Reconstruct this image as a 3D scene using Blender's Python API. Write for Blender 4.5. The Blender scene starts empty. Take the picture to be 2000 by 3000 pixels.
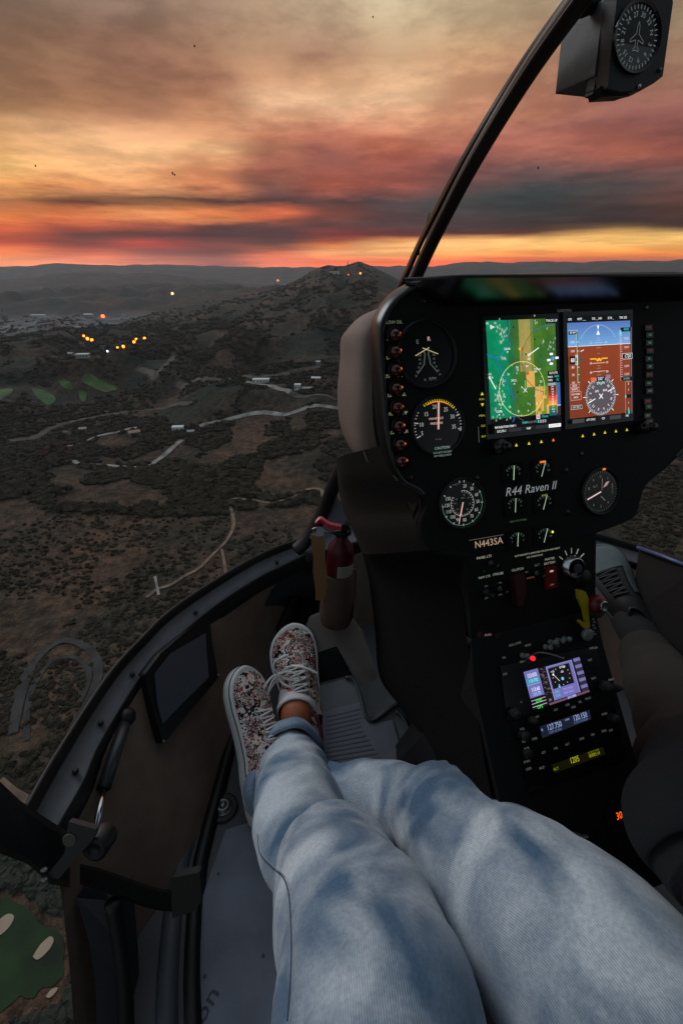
import bpy, bmesh, math, random
import numpy as np
from math import sin, cos, pi, radians, sqrt, atan2, asin, tan
from mathutils import Vector, Matrix, noise
random.seed(7)
sc = bpy.context.scene
COL = sc.collection
# ------------------------------------------------------------------ camera
PITCH = radians(28.5); FPX = 1333.0          # 2000 x 3000 photograph, 16 mm lens
cam_d = bpy.data.cameras.new('camera'); cam = bpy.data.objects.new('camera', cam_d); COL.objects.link(cam)
cam_d.sensor_fit = 'VERTICAL'; cam_d.sensor_height = 36; cam_d.sensor_width = 24; cam_d.lens = 16
cam_d.clip_start = 0.02; cam_d.clip_end = 90000
cam.location = (0, 0, 0); cam.rotation_euler = (pi/2-PITCH, 0, 0)
sc.camera = cam
sc.view_settings.view_transform = 'Standard'; sc.view_settings.look = 'None'
sc.view_settings.exposure = 0; sc.view_settings.gamma = 1
CX = np.array([0, cos(PITCH), -sin(PITCH)]); UX = np.array([0, sin(PITCH), cos(PITCH)])
def ray(u, v): return np.array([(u-1000)/FPX, 0, 0]) + CX - UX*((v-1500)/FPX)
def P(u, v, d): return ray(u, v)*d
def pz(u, v, z):
    r = ray(u, v); return r*(z/r[2])
def s2l(c):
    c = c/255.0
    return c/12.92 if c <= .04045 else ((c+.055)/1.055)**2.4
def lin(c): return tuple(s2l(x) for x in c)
# ------------------------------------------------------------------ sky
SV = [0, 80, 160, 240, 320, 380, 440, 490, 540, 590, 630, 660, 688, 700, 715, 740, 765]
SU = [0, 200, 400, 600, 800, 1000, 1200, 1400, 1600, 1800, 2000]
ST = [
[(142,118,102),(150,125,108),(155,130,115),(165,140,120),(185,160,135),(205,185,155),(220,205,172),(205,185,155),(175,152,125),(155,135,112),(158,138,112)],
[(140,110,92),(148,115,95),(145,112,98),(170,135,112),(180,148,122),(195,165,138),(205,178,145),(195,165,130),(175,145,118),(160,135,112),(160,138,112)],
[(152,120,95),(158,118,94),(148,108,90),(170,128,102),(185,148,118),(165,125,105),(205,170,135),(215,170,130),(190,145,115),(160,125,105),(165,130,108)],
[(158,122,96),(162,118,92),(150,112,90),(168,120,98),(215,165,130),(235,185,145),(238,195,155),(205,150,120),(180,130,108),(165,118,100),(160,115,98)],
[(180,138,100),(175,128,95),(160,112,88),(200,145,110),(252,208,168),(250,205,165),(245,200,160),(205,145,115),(190,130,105),(165,112,102),(150,98,92)],
[(215,165,115),(240,190,145),(235,178,135),(225,165,125),(215,145,112),(205,130,105),(205,135,105),(190,125,105),(170,112,100),(150,98,92),(125,82,80)],
[(245,190,130),(248,192,140),(252,200,150),(248,195,145),(180,120,98),(150,95,85),(200,115,92),(170,110,98),(185,118,100),(195,118,98),(165,95,82)],
[(248,200,130),(252,195,135),(248,188,135),(235,165,120),(175,110,92),(145,92,84),(170,100,88),(120,88,88),(120,92,90),(130,95,92),(120,88,85)],
[(245,175,105),(235,160,105),(245,175,120),(235,150,105),(140,95,85),(190,105,85),(150,92,85),(85,80,80),(72,76,76),(85,78,76),(110,80,76)],
[(160,104,76),(84,62,58),(66,56,56),(70,58,58),(76,62,64),(95,75,75),(85,78,80),(72,76,76),(66,72,72),(80,68,66),(105,72,64)],
[(248,152,86),(238,136,80),(255,172,108),(255,158,98),(236,126,86),(130,80,76),(90,76,76),(80,76,76),(74,70,70),(76,64,62),(84,62,58)],
[(225,115,72),(180,90,68),(190,100,78),(110,75,72),(105,75,72),(95,72,70),(90,72,72),(90,72,72),(75,64,62),(74,60,58),(78,60,56)],
[(180,90,66),(104,68,64),(94,68,68),(92,68,70),(92,68,68),(150,72,66),(110,66,64),(85,60,60),(120,70,56),(255,200,120),(255,205,125)],
[(190,92,68),(115,74,68),(150,82,74),(120,78,74),(98,72,70),(170,90,70),(225,150,95),(250,185,115),(255,200,125),(255,205,125),(255,205,125)],
[(200,95,72),(120,75,70),(210,90,76),(150,84,78),(100,75,72),(230,130,80),(255,200,135),(255,205,135),(255,205,130),(255,200,120),(255,195,115)],
[(255,145,85),(230,122,88),(130,90,85),(92,75,76),(200,110,84),(255,185,125),(255,195,125),(255,180,105),(255,165,90),(252,160,85),(250,155,80)],
[(255,158,105),(255,150,108),(245,140,110),(120,88,86),(252,140,105),(250,125,85),(248,125,75),(245,115,60),(225,105,60),(200,100,65),(190,100,70)]]
STA = np.array([[lin(c) for c in r] for r in ST])
HAZE_D, HAZE_T = 4.2e-5, 125.0          # density of the evening air, top of the haze box above the eye
AIR = np.array([.20, .19, .19])
def sky_at(az, el):
    d = np.array([sin(az)*cos(el), cos(az)*cos(el), sin(el)])
    k = d@CX
    u = 1000+FPX*d[0]/k; v = 1500-FPX*(d@UX)/k
    u = min(max(u, 0), 2000); v = min(max(v, 0), 765)
    j = min(int(u/200), 9); fu = (u-SU[j])/200
    i = 0
    while i < len(SV)-2 and v > SV[i+1]: i += 1
    fv = (v-SV[i])/(SV[i+1]-SV[i])
    c = (STA[i, j]*(1-fu)+STA[i, j+1]*fu)*(1-fv)+(STA[i+1, j]*(1-fu)+STA[i+1, j+1]*fu)*fv
    T = math.exp(-HAZE_D*min(HAZE_T/max(sin(el), .001), 11000))     # the sky above the haze is a little clearer than it looks through it
    return np.maximum((c-AIR*(1-T)*.8)/T, c*.5)
w = bpy.data.worlds.new('World'); sc.world = w; w.use_nodes = True
nt = w.node_tree; N = nt.nodes; L = nt.links; N.clear()
def mth(op, a, b=None, c=None, clamp=False):
    n = N.new('ShaderNodeMath'); n.operation = op; n.use_clamp = clamp
    for i, x in enumerate((a, b, c)):
        if x is None: continue
        if isinstance(x, (int, float)): n.inputs[i].default_value = x
        else: L.new(x, n.inputs[i])
    return n.outputs[0]
def mixc(fac, a, b, blend='MIX'):
    n = N.new('ShaderNodeMix'); n.data_type = 'RGBA'; n.blend_type = blend
    for k, x in ((0, fac), (6, a), (7, b)):
        if isinstance(x, (int, float)): n.inputs[k].default_value = x
        elif isinstance(x, tuple): n.inputs[k].default_value = (*x[:3], 1)
        else: L.new(x, n.inputs[k])
    return n.outputs[2]
tc = N.new('ShaderNodeTexCoord'); sep = N.new('ShaderNodeSeparateXYZ'); L.new(tc.outputs['Generated'], sep.inputs[0])
az = mth('ARCTAN2', sep.outputs[0], sep.outputs[1]); el = mth('ARCSINE', sep.outputs[2])
cmb = N.new('ShaderNodeCombineXYZ'); L.new(mth('MULTIPLY', az, 3.6), cmb.inputs[0])
L.new(mth('MULTIPLY', mth('LOGARITHM', mth('MAXIMUM', mth('ADD', el, .035), .004), 2.718), 3.4), cmb.inputs[1])
def nz(scale, detail, rough, off):
    m = N.new('ShaderNodeVectorMath'); m.operation = 'ADD'; L.new(cmb.outputs[0], m.inputs[0]); m.inputs[1].default_value = off
    n = N.new('ShaderNodeTexNoise'); n.inputs['Scale'].default_value = scale; n.inputs['Detail'].default_value = detail
    n.inputs['Roughness'].default_value = rough; L.new(m.outputs[0], n.inputs['Vector'])
    return mth('SUBTRACT', n.outputs[0], .5)
n1 = nz(1.3, 4, .5, (3, 1, 0)); n2 = nz(1.6, 8, .6, (9, 7, 4)); n3 = nz(1.7, 8, .6, (2, 14, 1)); n4 = nz(4.5, 4, .6, (5, 3, 8))
elev_soft = mth('MINIMUM', mth('MULTIPLY', mth('MAXIMUM', mth('SUBTRACT', el, .012), 0), 9), 1)
el2 = mth('ADD', el, mth('MULTIPLY', mth('MULTIPLY', mth('ADD', n2, mth('MULTIPLY', n4, .5)), elev_soft), .034))
az2 = mth('ADD', az, mth('MULTIPLY', n1, .10))
EL0, EL1 = -.01, .36
elf = mth('DIVIDE', mth('SUBTRACT', el2, EL0), EL1-EL0, clamp=True)
azs = [radians(a) for a in (-33, -26, -19.5, -13, -7, -1, 5, 12, 19, 26, 33)]
els = [-.01, 0, .006, .012, .018, .024, .03, .035, .04, .045, .05, .056, .063, .07, .08, .09, .1, .112, .125, .14, .155, .17, .19, .21, .235, .26, .29, .325, .36]
prev = None
for k, a in enumerate(azs):
    r = N.new('ShaderNodeValToRGB'); r.color_ramp.interpolation = 'LINEAR'
    el_ = r.color_ramp.elements
    for i, e in enumerate(els):
        p = (e-EL0)/(EL1-EL0)
        x = el_[0] if i == 0 else (el_[-1] if i == len(els)-1 else el_.new(p))
        x.position = p; x.color = (*sky_at(a, e), 1)
    L.new(elf, r.inputs[0])
    if prev is None: prev = r.outputs[0]
    else:
        n = N.new('ShaderNodeMapRange'); n.interpolation_type = 'SMOOTHSTEP'
        L.new(az2, n.inputs[0]); n.inputs[1].default_value = azs[k-1]; n.inputs[2].default_value = a
        prev = mixc(n.outputs[0], prev, r.outputs[0])
bil = N.new('ShaderNodeMapRange'); bil.interpolation_type = 'SMOOTHSTEP'; L.new(mth('ADD', n3, mth('MULTIPLY', n4, .35)), bil.inputs[0]); bil.inputs[1].default_value = -.16; bil.inputs[2].default_value = .16; bil.inputs[3].default_value = .80; bil.inputs[4].default_value = 1.18
streak = bil.outputs[0]
gam = N.new('ShaderNodeGamma'); L.new(prev, gam.inputs[0]); gam.inputs[1].default_value = 1.09
sk = N.new('ShaderNodeVectorMath'); sk.operation = 'SCALE'; L.new(gam.outputs[0], sk.inputs[0]); L.new(streak, sk.inputs[3])
# dusk sky overhead and behind, unseen and brightened to light the legs
nis = N.new('ShaderNodeTexSky'); nis.sky_type = 'NISHITA'; nis.sun_disc = False
nis.sun_elevation = radians(2.0); nis.sun_rotation = radians(-25)
nsc = N.new('ShaderNodeVectorMath'); nsc.operation = 'SCALE'; L.new(nis.outputs[0], nsc.inputs[0]); nsc.inputs[3].default_value = .10
add = N.new('ShaderNodeVectorMath'); add.operation = 'ADD'; L.new(nsc.outputs[0], add.inputs[0]); add.inputs[1].default_value = (.17, .20, .24)
m1 = N.new('ShaderNodeMapRange'); m1.interpolation_type = 'SMOOTHSTEP'; L.new(el, m1.inputs[0]); m1.inputs[1].default_value = .40; m1.inputs[2].default_value = .80
m2 = N.new('ShaderNodeMapRange'); m2.interpolation_type = 'SMOOTHSTEP'; L.new(mth('ABSOLUTE', az), m2.inputs[0]); m2.inputs[1].default_value = .75; m2.inputs[2].default_value = 1.7
fin = mixc(m2.outputs[0], mixc(m1.outputs[0], sk.outputs[0], (.54, .60, .67)), add.outputs[0])
bg = N.new('ShaderNodeBackground'); wo = N.new('ShaderNodeOutputWorld'); L.new(fin, bg.inputs[0]); bg.inputs[1].default_value = 1.0
L.new(bg.outputs[0], wo.inputs[0])
# ------------------------------------------------------------------ soft fill lamp added above left ahead to shape the legs after sundown
sd = bpy.data.lights.new('front_fill', 'SUN'); front_fill = bpy.data.objects.new('front_fill', sd); COL.objects.link(front_fill)
sd.energy = 1.0; sd.angle = radians(25); sd.color = (.96, .98, 1)
front_fill.rotation_euler = Vector((-.62, .55, .56)).normalized().to_track_quat('Z', 'Y').to_euler()
# ------------------------------------------------------------------ helpers
MATS = {}
def mat(name, col, rough=.6, metal=0, em=0, bump=0, bscale=200, var=0, vscale=20, spec=.5, coords='Object', srgb=True):
    if name in MATS: return MATS[name]
    m = bpy.data.materials.new(name); m.use_nodes = True; MATS[name] = m
    t = m.node_tree; b = t.nodes['Principled BSDF']
    c = lin(col) if srgb else col
    b.inputs['Base Color'].default_value = (*c, 1); b.inputs['Roughness'].default_value = rough; b.inputs['Metallic'].default_value = metal
    b.inputs['Specular IOR Level'].default_value = spec
    if em:
        b.inputs['Emission Color'].default_value = (*c, 1); b.inputs['Emission Strength'].default_value = em
    if bump or var:
        tcn = t.nodes.new('ShaderNodeTexCoord')
    if bump:
        nn = t.nodes.new('ShaderNodeTexNoise'); nn.inputs['Scale'].default_value = bscale; nn.inputs['Detail'].default_value = 3
        bb = t.nodes.new('ShaderNodeBump'); bb.inputs['Strength'].default_value = bump; bb.inputs['Distance'].default_value = .002
        t.links.new(tcn.outputs[coords], nn.inputs['Vector']); t.links.new(nn.outputs[0], bb.inputs['Height']); t.links.new(bb.outputs[0], b.inputs['Normal'])
    if var:
        nn = t.nodes.new('ShaderNodeTexNoise'); nn.inputs['Scale'].default_value = vscale; nn.inputs['Detail'].default_value = 5
        rr = t.nodes.new('ShaderNodeValToRGB'); rr.color_ramp.elements[0].position = .3; rr.color_ramp.elements[1].position = .7
        rr.color_ramp.elements[0].color = (*[x*(1-var) for x in c], 1); rr.color_ramp.elements[1].color = (*[min(1, x*(1+var)) for x in c], 1)
        t.links.new(tcn.outputs[coords], nn.inputs['Vector']); t.links.new(nn.outputs[0], rr.inputs[0]); t.links.new(rr.outputs[0], b.inputs['Base Color'])
    return m
def E(col, s=1.0):
    return mat('lit_%d_%d_%d_%d' % (*col, int(s*100)), col, .5, em=s)
def V(p): return Vector((float(p[0]), float(p[1]), float(p[2])))
class MB:
    def __init__(s): s.v = []; s.f = []; s.m = []; s.ms = []; s.uv = {}
    def mi(s, m):
        if m not in s.ms: s.ms.append(m)
        return s.ms.index(m)
    def add(s, vs, fs, m, uvs=None):
        o = len(s.v); k = s.mi(m); s.v += [tuple(float(c) for c in q) for q in vs]
        for f in fs:
            s.f.append(tuple(i+o for i in f)); s.m.append(k)
        if uvs:
            for i, q in enumerate(uvs): s.uv[o+i] = q
    def grid(s, rows, m, closed=False, cap=False, uv=None):
        n = len(rows[0]); vs = [p for r in rows for p in r]; fs = []
        for i in range(len(rows)-1):
            for j in range(n if closed else n-1):
                j2 = (j+1) % n
                fs.append((i*n+j, i*n+j2, (i+1)*n+j2, (i+1)*n+j))
        if cap:
            fs.append(tuple(range(n-1, -1, -1))); fs.append(tuple((len(rows)-1)*n+j for j in range(n)))
        s.add(vs, fs, m, uv)
    def tube(s, pts, rad, m, n=10, cap=True, sx=1.0, up=None, uvs=False):
        pts = [V(p) for p in pts]
        if not hasattr(rad, '__len__'): rad = [rad]*len(pts)
        t0 = (pts[1]-pts[0]).normalized()
        a = Vector(up) if up is not None else (Vector((0, 0, 1)) if abs(t0.z) < .9 else Vector((1, 0, 0)))
        rows = []; nrm = (a-t0*a.dot(t0)).normalized(); uv = []
        for i, p in enumerate(pts):
            t = (pts[min(i+1, len(pts)-1)]-pts[max(i-1, 0)]).normalized()
            nrm = (nrm-t*nrm.dot(t)).normalized(); b = t.cross(nrm)
            rows.append([p+nrm*(cos(2*pi*j/n)*rad[i]*sx)+b*(sin(2*pi*j/n)*rad[i]) for j in range(n)])
        s.grid(rows, m, True, cap)
    def prism(s, poly, thick, m, m2=None, back=False):
        """poly: coplanar 3D points; thick: extrusion vector"""
        n = len(poly); t = V(thick); a = [V(p) for p in poly]; b = [p+t for p in a]
        s.add(a, [tuple(range(n))], m)
        s.add(b, [tuple(range(n-1, -1, -1))], m)
        s.add(a+b, [(i, i+n, (i+1) % n+n, (i+1) % n) for i in range(n)], m2 or m)
    def box(s, c, ax, ay, az_, m):
        c = V(c); ax = V(ax)*.5; ay = V(ay)*.5; az_ = V(az_)*.5
        vs = [c+ax*i+ay*j+az_*k for i in (-1, 1) for j in (-1, 1) for k in (-1, 1)]
        s.add(vs, [(0, 1, 3, 2), (4, 6, 7, 5), (0, 4, 5, 1), (2, 3, 7, 6), (0, 2, 6, 4), (1, 5, 7, 3)], m)
    def ball(s, c, r, m, n=10, sc3=(1, 1, 1)):
        rows = []
        for i in range(n+1):
            th = pi*i/n
            rows.append([(c[0]+r*sc3[0]*sin(th)*cos(2*pi*j/n), c[1]+r*sc3[1]*sin(th)*sin(2*pi*j/n), c[2]+r*sc3[2]*cos(th)) for j in range(n)])
        s.grid(rows, m, True)
    def build(s, name, parent=None, smooth=False, bevel=0, **tags):
        me = bpy.data.meshes.new(name); me.from_pydata(s.v, [], s.f)
        for m in s.ms: me.materials.append(m)
        me.polygons.foreach_set('material_index', s.m)
        if smooth: me.polygons.foreach_set('use_smooth', [True]*len(s.f))
        if s.uv:
            l = me.uv_layers.new(name='uv')
            for lp in me.loops: l.data[lp.index].uv = s.uv.get(lp.vertex_index, (0, 0))
        me.validate(); me.update()
        bm = bmesh.new(); bm.from_mesh(me)
        if smooth: bmesh.ops.remove_doubles(bm, verts=bm.verts, dist=1e-6)
        bmesh.ops.recalc_face_normals(bm, faces=[f for f in bm.faces if not getattr(s, 'keep', False)]); bm.to_mesh(me); bm.free()
        o = bpy.data.objects.new(name, me); COL.objects.link(o)
        if parent is not None:
            o.parent = parent
            p = parent; acc = Vector((0, 0, 0))
            while p is not None: acc += p.location; p = p.parent
            if parent.type == 'EMPTY': o.matrix_parent_inverse = Matrix.Translation(-acc)
        if bevel:
            md = o.modifiers.new('bevel', 'BEVEL'); md.width = bevel; md.segments = 2; md.limit_method = 'ANGLE'; md.angle_limit = radians(35)
        if smooth == 'auto': pass
        tag(o, **tags)
        return o
def tag(o, label=None, cat=None, group=None, kind=None):
    if label: o['label'] = label
    if cat: o['category'] = cat
    if group: o['group'] = group
    if kind: o['kind'] = kind
def thing(name, loc, label, cat, group=None):
    o = bpy.data.objects.new(name, None); COL.objects.link(o); o.location = V(loc); o.empty_display_size = .05
    tag(o, label, cat, group); return o
def spline(pts, n=8):
    """Catmull-Rom through tuples"""
    P_ = [np.array(p, float) for p in pts]; out = []
    for i in range(len(P_)-1):
        a = P_[max(i-1, 0)]; b = P_[i]; c = P_[i+1]; d = P_[min(i+2, len(P_)-1)]
        for k in range(n):
            t = k/n
            out.append(.5*((2*b)+(-a+c)*t+(2*a-5*b+4*c-d)*t*t+(-a+3*b-3*c+d)*t**3))
    out.append(P_[-1]); return out
_tx = {}
def text_mesh(st):
    if st in _tx: return _tx[st]
    cu = bpy.data.curves.new('t', 'FONT'); cu.body = st; cu.size = 1; cu.align_x = 'CENTER'; cu.align_y = 'CENTER'; cu.resolution_u = 2
    o = bpy.data.objects.new('t', cu); COL.objects.link(o)
    dg = bpy.context.evaluated_depsgraph_get(); me = bpy.data.meshes.new_from_object(o.evaluated_get(dg))
    r = ([(v.co.x, v.co.y) for v in me.vertices], [tuple(p.vertices) for p in me.polygons])
    bpy.data.objects.remove(o); bpy.data.curves.remove(cu); bpy.data.meshes.remove(me)
    _tx[st] = r; return r
class Fr:
    """flat drawing frame: a to the right, b down, c towards the viewer"""
    def __init__(s, O, X, Y): s.O = np.array(O, float); s.X = np.array(X, float); s.Y = np.array(Y, float); s.N = np.cross(s.Y, s.X); s.k = 0
    def p(s, a, b, c=0): return s.O+s.X*a+s.Y*b+s.N*c
    def px(s, u, v):
        r = ray(u, v); q = r*((s.O@s.N)/(r@s.N))-s.O; return q@s.X, q@s.Y
    def pxc(s, u, v, c):
        r = ray(u, v); q = r*(((s.O+s.N*c)@s.N)/(r@s.N))-s.O; return q@s.X, q@s.Y
    def poly(s, mb, pts, m, c=0): mb.add([s.p(a, b, c) for a, b in pts], [tuple(range(len(pts)))], m)
    def rect(s, mb, a0, b0, a1, b1, m, c=0): s.poly(mb, [(a0, b0), (a1, b0), (a1, b1), (a0, b1)], m, c)
    def line(s, mb, pts, w_, m, c=0):
        for (x0, y0), (x1, y1) in zip(pts, pts[1:]):
            d = sqrt((x1-x0)**2+(y1-y0)**2) or 1e-9; nx, ny = -(y1-y0)/d*w_/2, (x1-x0)/d*w_/2
            s.poly(mb, [(x0+nx, y0+ny), (x1+nx, y1+ny), (x1-nx, y1-ny), (x0-nx, y0-ny)], m, c)
    def arc(s, mb, a, b, r, w_, m, c=0, t0=0, t1=360, n=40):
        s.line(mb, [(a+r*sin(radians(t0+(t1-t0)*i/n)), b-r*cos(radians(t0+(t1-t0)*i/n))) for i in range(n+1)], w_, m, c)
    def disc(s, mb, a, b, r, m, c=0, n=32): s.poly(mb, [(a+r*sin(2*pi*i/n), b-r*cos(2*pi*i/n)) for i in range(n)], m, c)
    def text(s, mb, st, a, b, h, m, c=0, xs=1.0, shear=0, rot=0, left=False):
        vs, fs = text_mesh(st)
        if left: a = a-min(v[0] for v in vs)*h/.72*xs
        k = h/.72; cr, sr = cos(rot), sin(rot); out = []
        for x, y in vs:
            x2 = (x+shear*y)*k*xs; y2 = -y*k
            out.append(s.p(a+x2*cr-y2*sr, b+x2*sr+y2*cr, c))
        mb.add(out, fs, m)
    def lathe(s, mb, a, b, prof, m, n=28):
        """prof: (radius, height c)"""
        rows = [[s.p(a+r*cos(2*pi*j/n), b+r*sin(2*pi*j/n), c) for j in range(n)] for r, c in prof]
        mb.grid(rows, m, True)
    def boxp(s, mb, pts, c0, c1, m): mb.prism([s.p(a, b, c0) for a, b in pts], s.N*(c1-c0), m)
HY = radians(17); HR = np.array([cos(HY), sin(HY), 0]); HF = np.array([-sin(HY), cos(HY), 0]); Z = np.array([0, 0, 1.])
def H(x, y, z): return HR*x+HF*y+Z*z       # helicopter frame: right, forward, up
XC = .43                                    # centre line of the cabin
# ------------------------------------------------------------------ terrain
GZ = -200.0
def fbm(x, y, s, o=4, seed=0):
    """vectorised value noise"""
    x = np.asarray(x, float)/s; y = np.asarray(y, float)/s; out = 0; amp = 1; tot = 0
    for k in range(o):
        xi = np.floor(x).astype(np.int64); yi = np.floor(y).astype(np.int64); fx = x-xi; fy = y-yi
        fx = fx*fx*(3-2*fx); fy = fy*fy*(3-2*fy)
        def hsh(a, b):
            n = (a*374761393+b*668265263+(seed+k)*974634777) & 0xffffffff
            n = ((n ^ (n >> 13))*1274126177) & 0xffffffff
            return ((n ^ (n >> 16)) & 0xffff)/65535.0
        v = (hsh(xi, yi)*(1-fx)+hsh(xi+1, yi)*fx)*(1-fy)+(hsh(xi, yi+1)*(1-fx)+hsh(xi+1, yi+1)*fx)*fy
        out = out+amp*v; tot += amp; amp *= .5; x = x*2.03+17; y = y*2.03+5
    return out/tot-.5
def dirpx(u, v):
    r = ray(u, v); return atan2(r[0], r[1]), atan2(r[2], sqrt(r[0]**2+r[1]**2))
def ridge(pts, D):
    """crest heights over azimuth from crest pixels at distance D(u)"""
    A = []; Hh = []
    for u, v in pts:
        a, e = dirpx(u, v); A.append(a); Hh.append(tan(e)*D)
    return np.array(A), np.array(Hh)
R1 = ridge([(-900,960),(-300,955),(0,958),(150,940),(350,938),(480,912),(640,884),(760,862),(840,838),(890,815),(925,796),(960,785),(1000,790),(1035,780),(1052,776),(1075,785),(1110,800),(1180,828),(1300,850),(1600,870),(2000,880),(2600,900)], 2900)
R2 = ridge([(-900,820),(-200,830),(0,822),(90,812),(170,800),(260,796),(360,803),(430,798),(500,806),(600,818),(700,830),(850,838),(1000,840),(1300,826),(1600,800),(2000,800),(2600,810)], 6000)
R3 = ridge([(-900,782),(0,782),(100,778),(170,770),(260,774),(330,778),(450,774),(600,780),(800,782),(1000,781),(1150,778),(1270,779),(1330,770),(1420,766),(1500,770),(1600,763),(1700,770),(1800,762),(1900,765),(2000,760),(2600,765)], 9000)
def height(x, y):
    x = np.asarray(x, float); y = np.asarray(y, float)
    D = np.sqrt(x*x+y*y)+1e-6; A = np.arctan2(x, y)
    near = np.clip((D-60)/500, 0, 1)
    rid = 1-np.abs(fbm(x+fbm(x, y, 200, 2, 6)*120, y, 380, 4, 41))*3.2
    z = GZ-18*near+fbm(x, y, 420, 4, 3)*60*near+fbm(x, y, 90, 3, 9)*14*near+np.clip(rid, 0, 1)**1.5*92*np.clip((D-420)/600, 0, 1)
    far = np.clip((D-4200)/1200, 0, 1); z = z*(1-far)+(GZ-70+fbm(x, y, 900, 3, 4)*20)*far
    rough = fbm(x, y, 500, 4, 21)
    h1 = np.interp(A, R1[0], R1[1])
    g = np.exp(-((D-2900)/np.where(D < 2900, 1350, 420))**2)
    z = z+(h1-GZ)*g*np.clip(1+rough*1.1*(1-g), .2, 1.6) - (z-GZ)*g*.80
    for (Ra, Rh), D0, w0, w1, rr in ((R2, 6000, 1100, 900, .7), (R3, 9000, 1300, 2500, .7)):
        g = np.exp(-((D-D0)/np.where(D < D0, w0, w1))**2)
        hh = np.interp(A, Ra, Rh)+fbm(A*D0, D*0, D0/45, 3, 5)*D0*.004
        z = z*(1-g)+hh*g
    z = np.where(np.abs(A) > 1.6, z*.0+GZ-20, z)
    return z
NA, NR = 520, 620
aa = np.concatenate([np.linspace(-pi, -1.15, 60, endpoint=False), np.linspace(-1.15, 1.15, NA-120), np.linspace(1.15, pi, 61)[1:-1]])
NA = len(aa)
rr_ = 25*np.power(30000/25., np.linspace(0, 1, NR)); rr_[0] = 0.5
AA, RR = np.meshgrid(aa, rr_)
X = np.sin(AA)*RR; Y = np.cos(AA)*RR; ZZ = height(X, Y)
vs = np.stack([X.ravel(), Y.ravel(), ZZ.ravel()], 1)
i, j = np.meshgrid(np.arange(NR-1), np.arange(NA), indexing='ij'); j2 = (j+1) % NA
fs = np.stack([i*NA+j, i*NA+j2, (i+1)*NA+j2, (i+1)*NA+j], -1).reshape(-1, 4)[:, ::-1]
def fast_mesh(name, vs, fs, k=4):
    me = bpy.data.meshes.new(name); me.vertices.add(len(vs)); me.vertices.foreach_set('co', np.asarray(vs, np.float32).ravel())
    me.loops.add(len(fs)*k); me.loops.foreach_set('vertex_index', np.asarray(fs, np.int32).ravel())
    me.polygons.add(len(fs)); me.polygons.foreach_set('loop_start', np.arange(0, len(fs)*k, k, dtype=np.int32))
    me.polygons.foreach_set('use_smooth', np.ones(len(fs), bool)); me.update(calc_edges=True)
    o = bpy.data.objects.new(name, me); COL.objects.link(o); return o
ground = fast_mesh('ground', vs, fs); tag(ground, 'dark scrub covered hills and canyons far below the helicopter', 'ground', kind='structure')
gm = bpy.data.materials.new('scrub_ground'); gm.use_nodes = True; t = gm.node_tree; b = t.nodes['Principled BSDF']; b.inputs['Roughness'].default_value = .95; b.inputs['Specular IOR Level'].default_value = .1
tcn = t.nodes.new('ShaderNodeTexCoord')
def gnoise(s, d, r=.6):
    n = t.nodes.new('ShaderNodeTexNoise'); n.inputs['Scale'].default_value = s; n.inputs['Detail'].default_value = d; n.inputs['Roughness'].default_value = r
    t.links.new(tcn.outputs['Object'], n.inputs['Vector']); return n.outputs[0]
def gramp(f, st):
    r = t.nodes.new('ShaderNodeValToRGB'); e = r.color_ramp.elements
    for k, (p, c) in enumerate(st):
        x = e[0] if k == 0 else (e[-1] if k == len(st)-1 else e.new(p))
        x.position = p; x.color = (*c, 1)
    t.links.new(f, r.inputs[0]); return r.outputs[0]
def gmix(f, a, b_, bl='MIX'):
    n = t.nodes.new('ShaderNodeMix'); n.data_type = 'RGBA'; n.blend_type = bl
    for k, x in ((0, f), (6, a), (7, b_)):
        if isinstance(x, float): n.inputs[k].default_value = x
        elif isinstance(x, tuple): n.inputs[k].default_value = (*x, 1)
        else: t.links.new(x, n.inputs[k])
    return n.outputs[2]
big = gramp(gnoise(.006, 8, .65), [(.36, (.022, .034, .028)), (.5, (.054, .043, .031)), (.64, (.115, .070, .045))])
fine = gramp(gnoise(.11, 5, .75), [(.36, (.30, .33, .33)), (.5, (.85, .85, .85)), (.66, (1.6, 1.5, 1.4))])
grit = gramp(gnoise(.6, 3, .7), [(.3, (.6, .6, .6)), (.7, (1.35, 1.35, 1.35))])
colr = gmix(1.0, gmix(1.0, big, fine, 'MULTIPLY'), grit, 'MULTIPLY')
sx_ = t.nodes.new('ShaderNodeSeparateXYZ'); t.links.new(tcn.outputs['Object'], sx_.inputs[0])
zm = t.nodes.new('ShaderNodeMapRange'); t.links.new(sx_.outputs[2], zm.inputs[0]); zm.inputs[1].default_value = -225; zm.inputs[2].default_value = -262
city_haze = gramp(gnoise(.02, 5, .8), [(.40, (.07, .075, .08)), (.52, (.17, .17, .18)), (.62, (.30, .29, .29))])  # city ground coloured paler to carry the low haze of the valley
colr = gmix(zm.outputs[0], colr, city_haze)
t.links.new(colr, b.inputs['Base Color'])
bb = t.nodes.new('ShaderNodeBump'); bb.inputs['Strength'].default_value = .8; bb.inputs['Distance'].default_value = 6
t.links.new(gnoise(.08, 6, .7), bb.inputs['Height']); t.links.new(bb.outputs[0], b.inputs['Normal'])
ground.data.materials.append(gm)
TT = 60*np.power(1.008, np.arange(800)); TT = TT[TT < 40000]
def hit(u, v):
    r = ray(u, v); t_ = TT
    for _ in range(4):
        below = height(r[0]*t_, r[1]*t_) > r[2]*t_
        k = int(np.argmax(below)) if below.any() else len(t_)-1
        t_ = np.linspace(t_[max(k-1, 0)], t_[k], 12)
    return r*t_[-1]
KEEP = []
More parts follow.
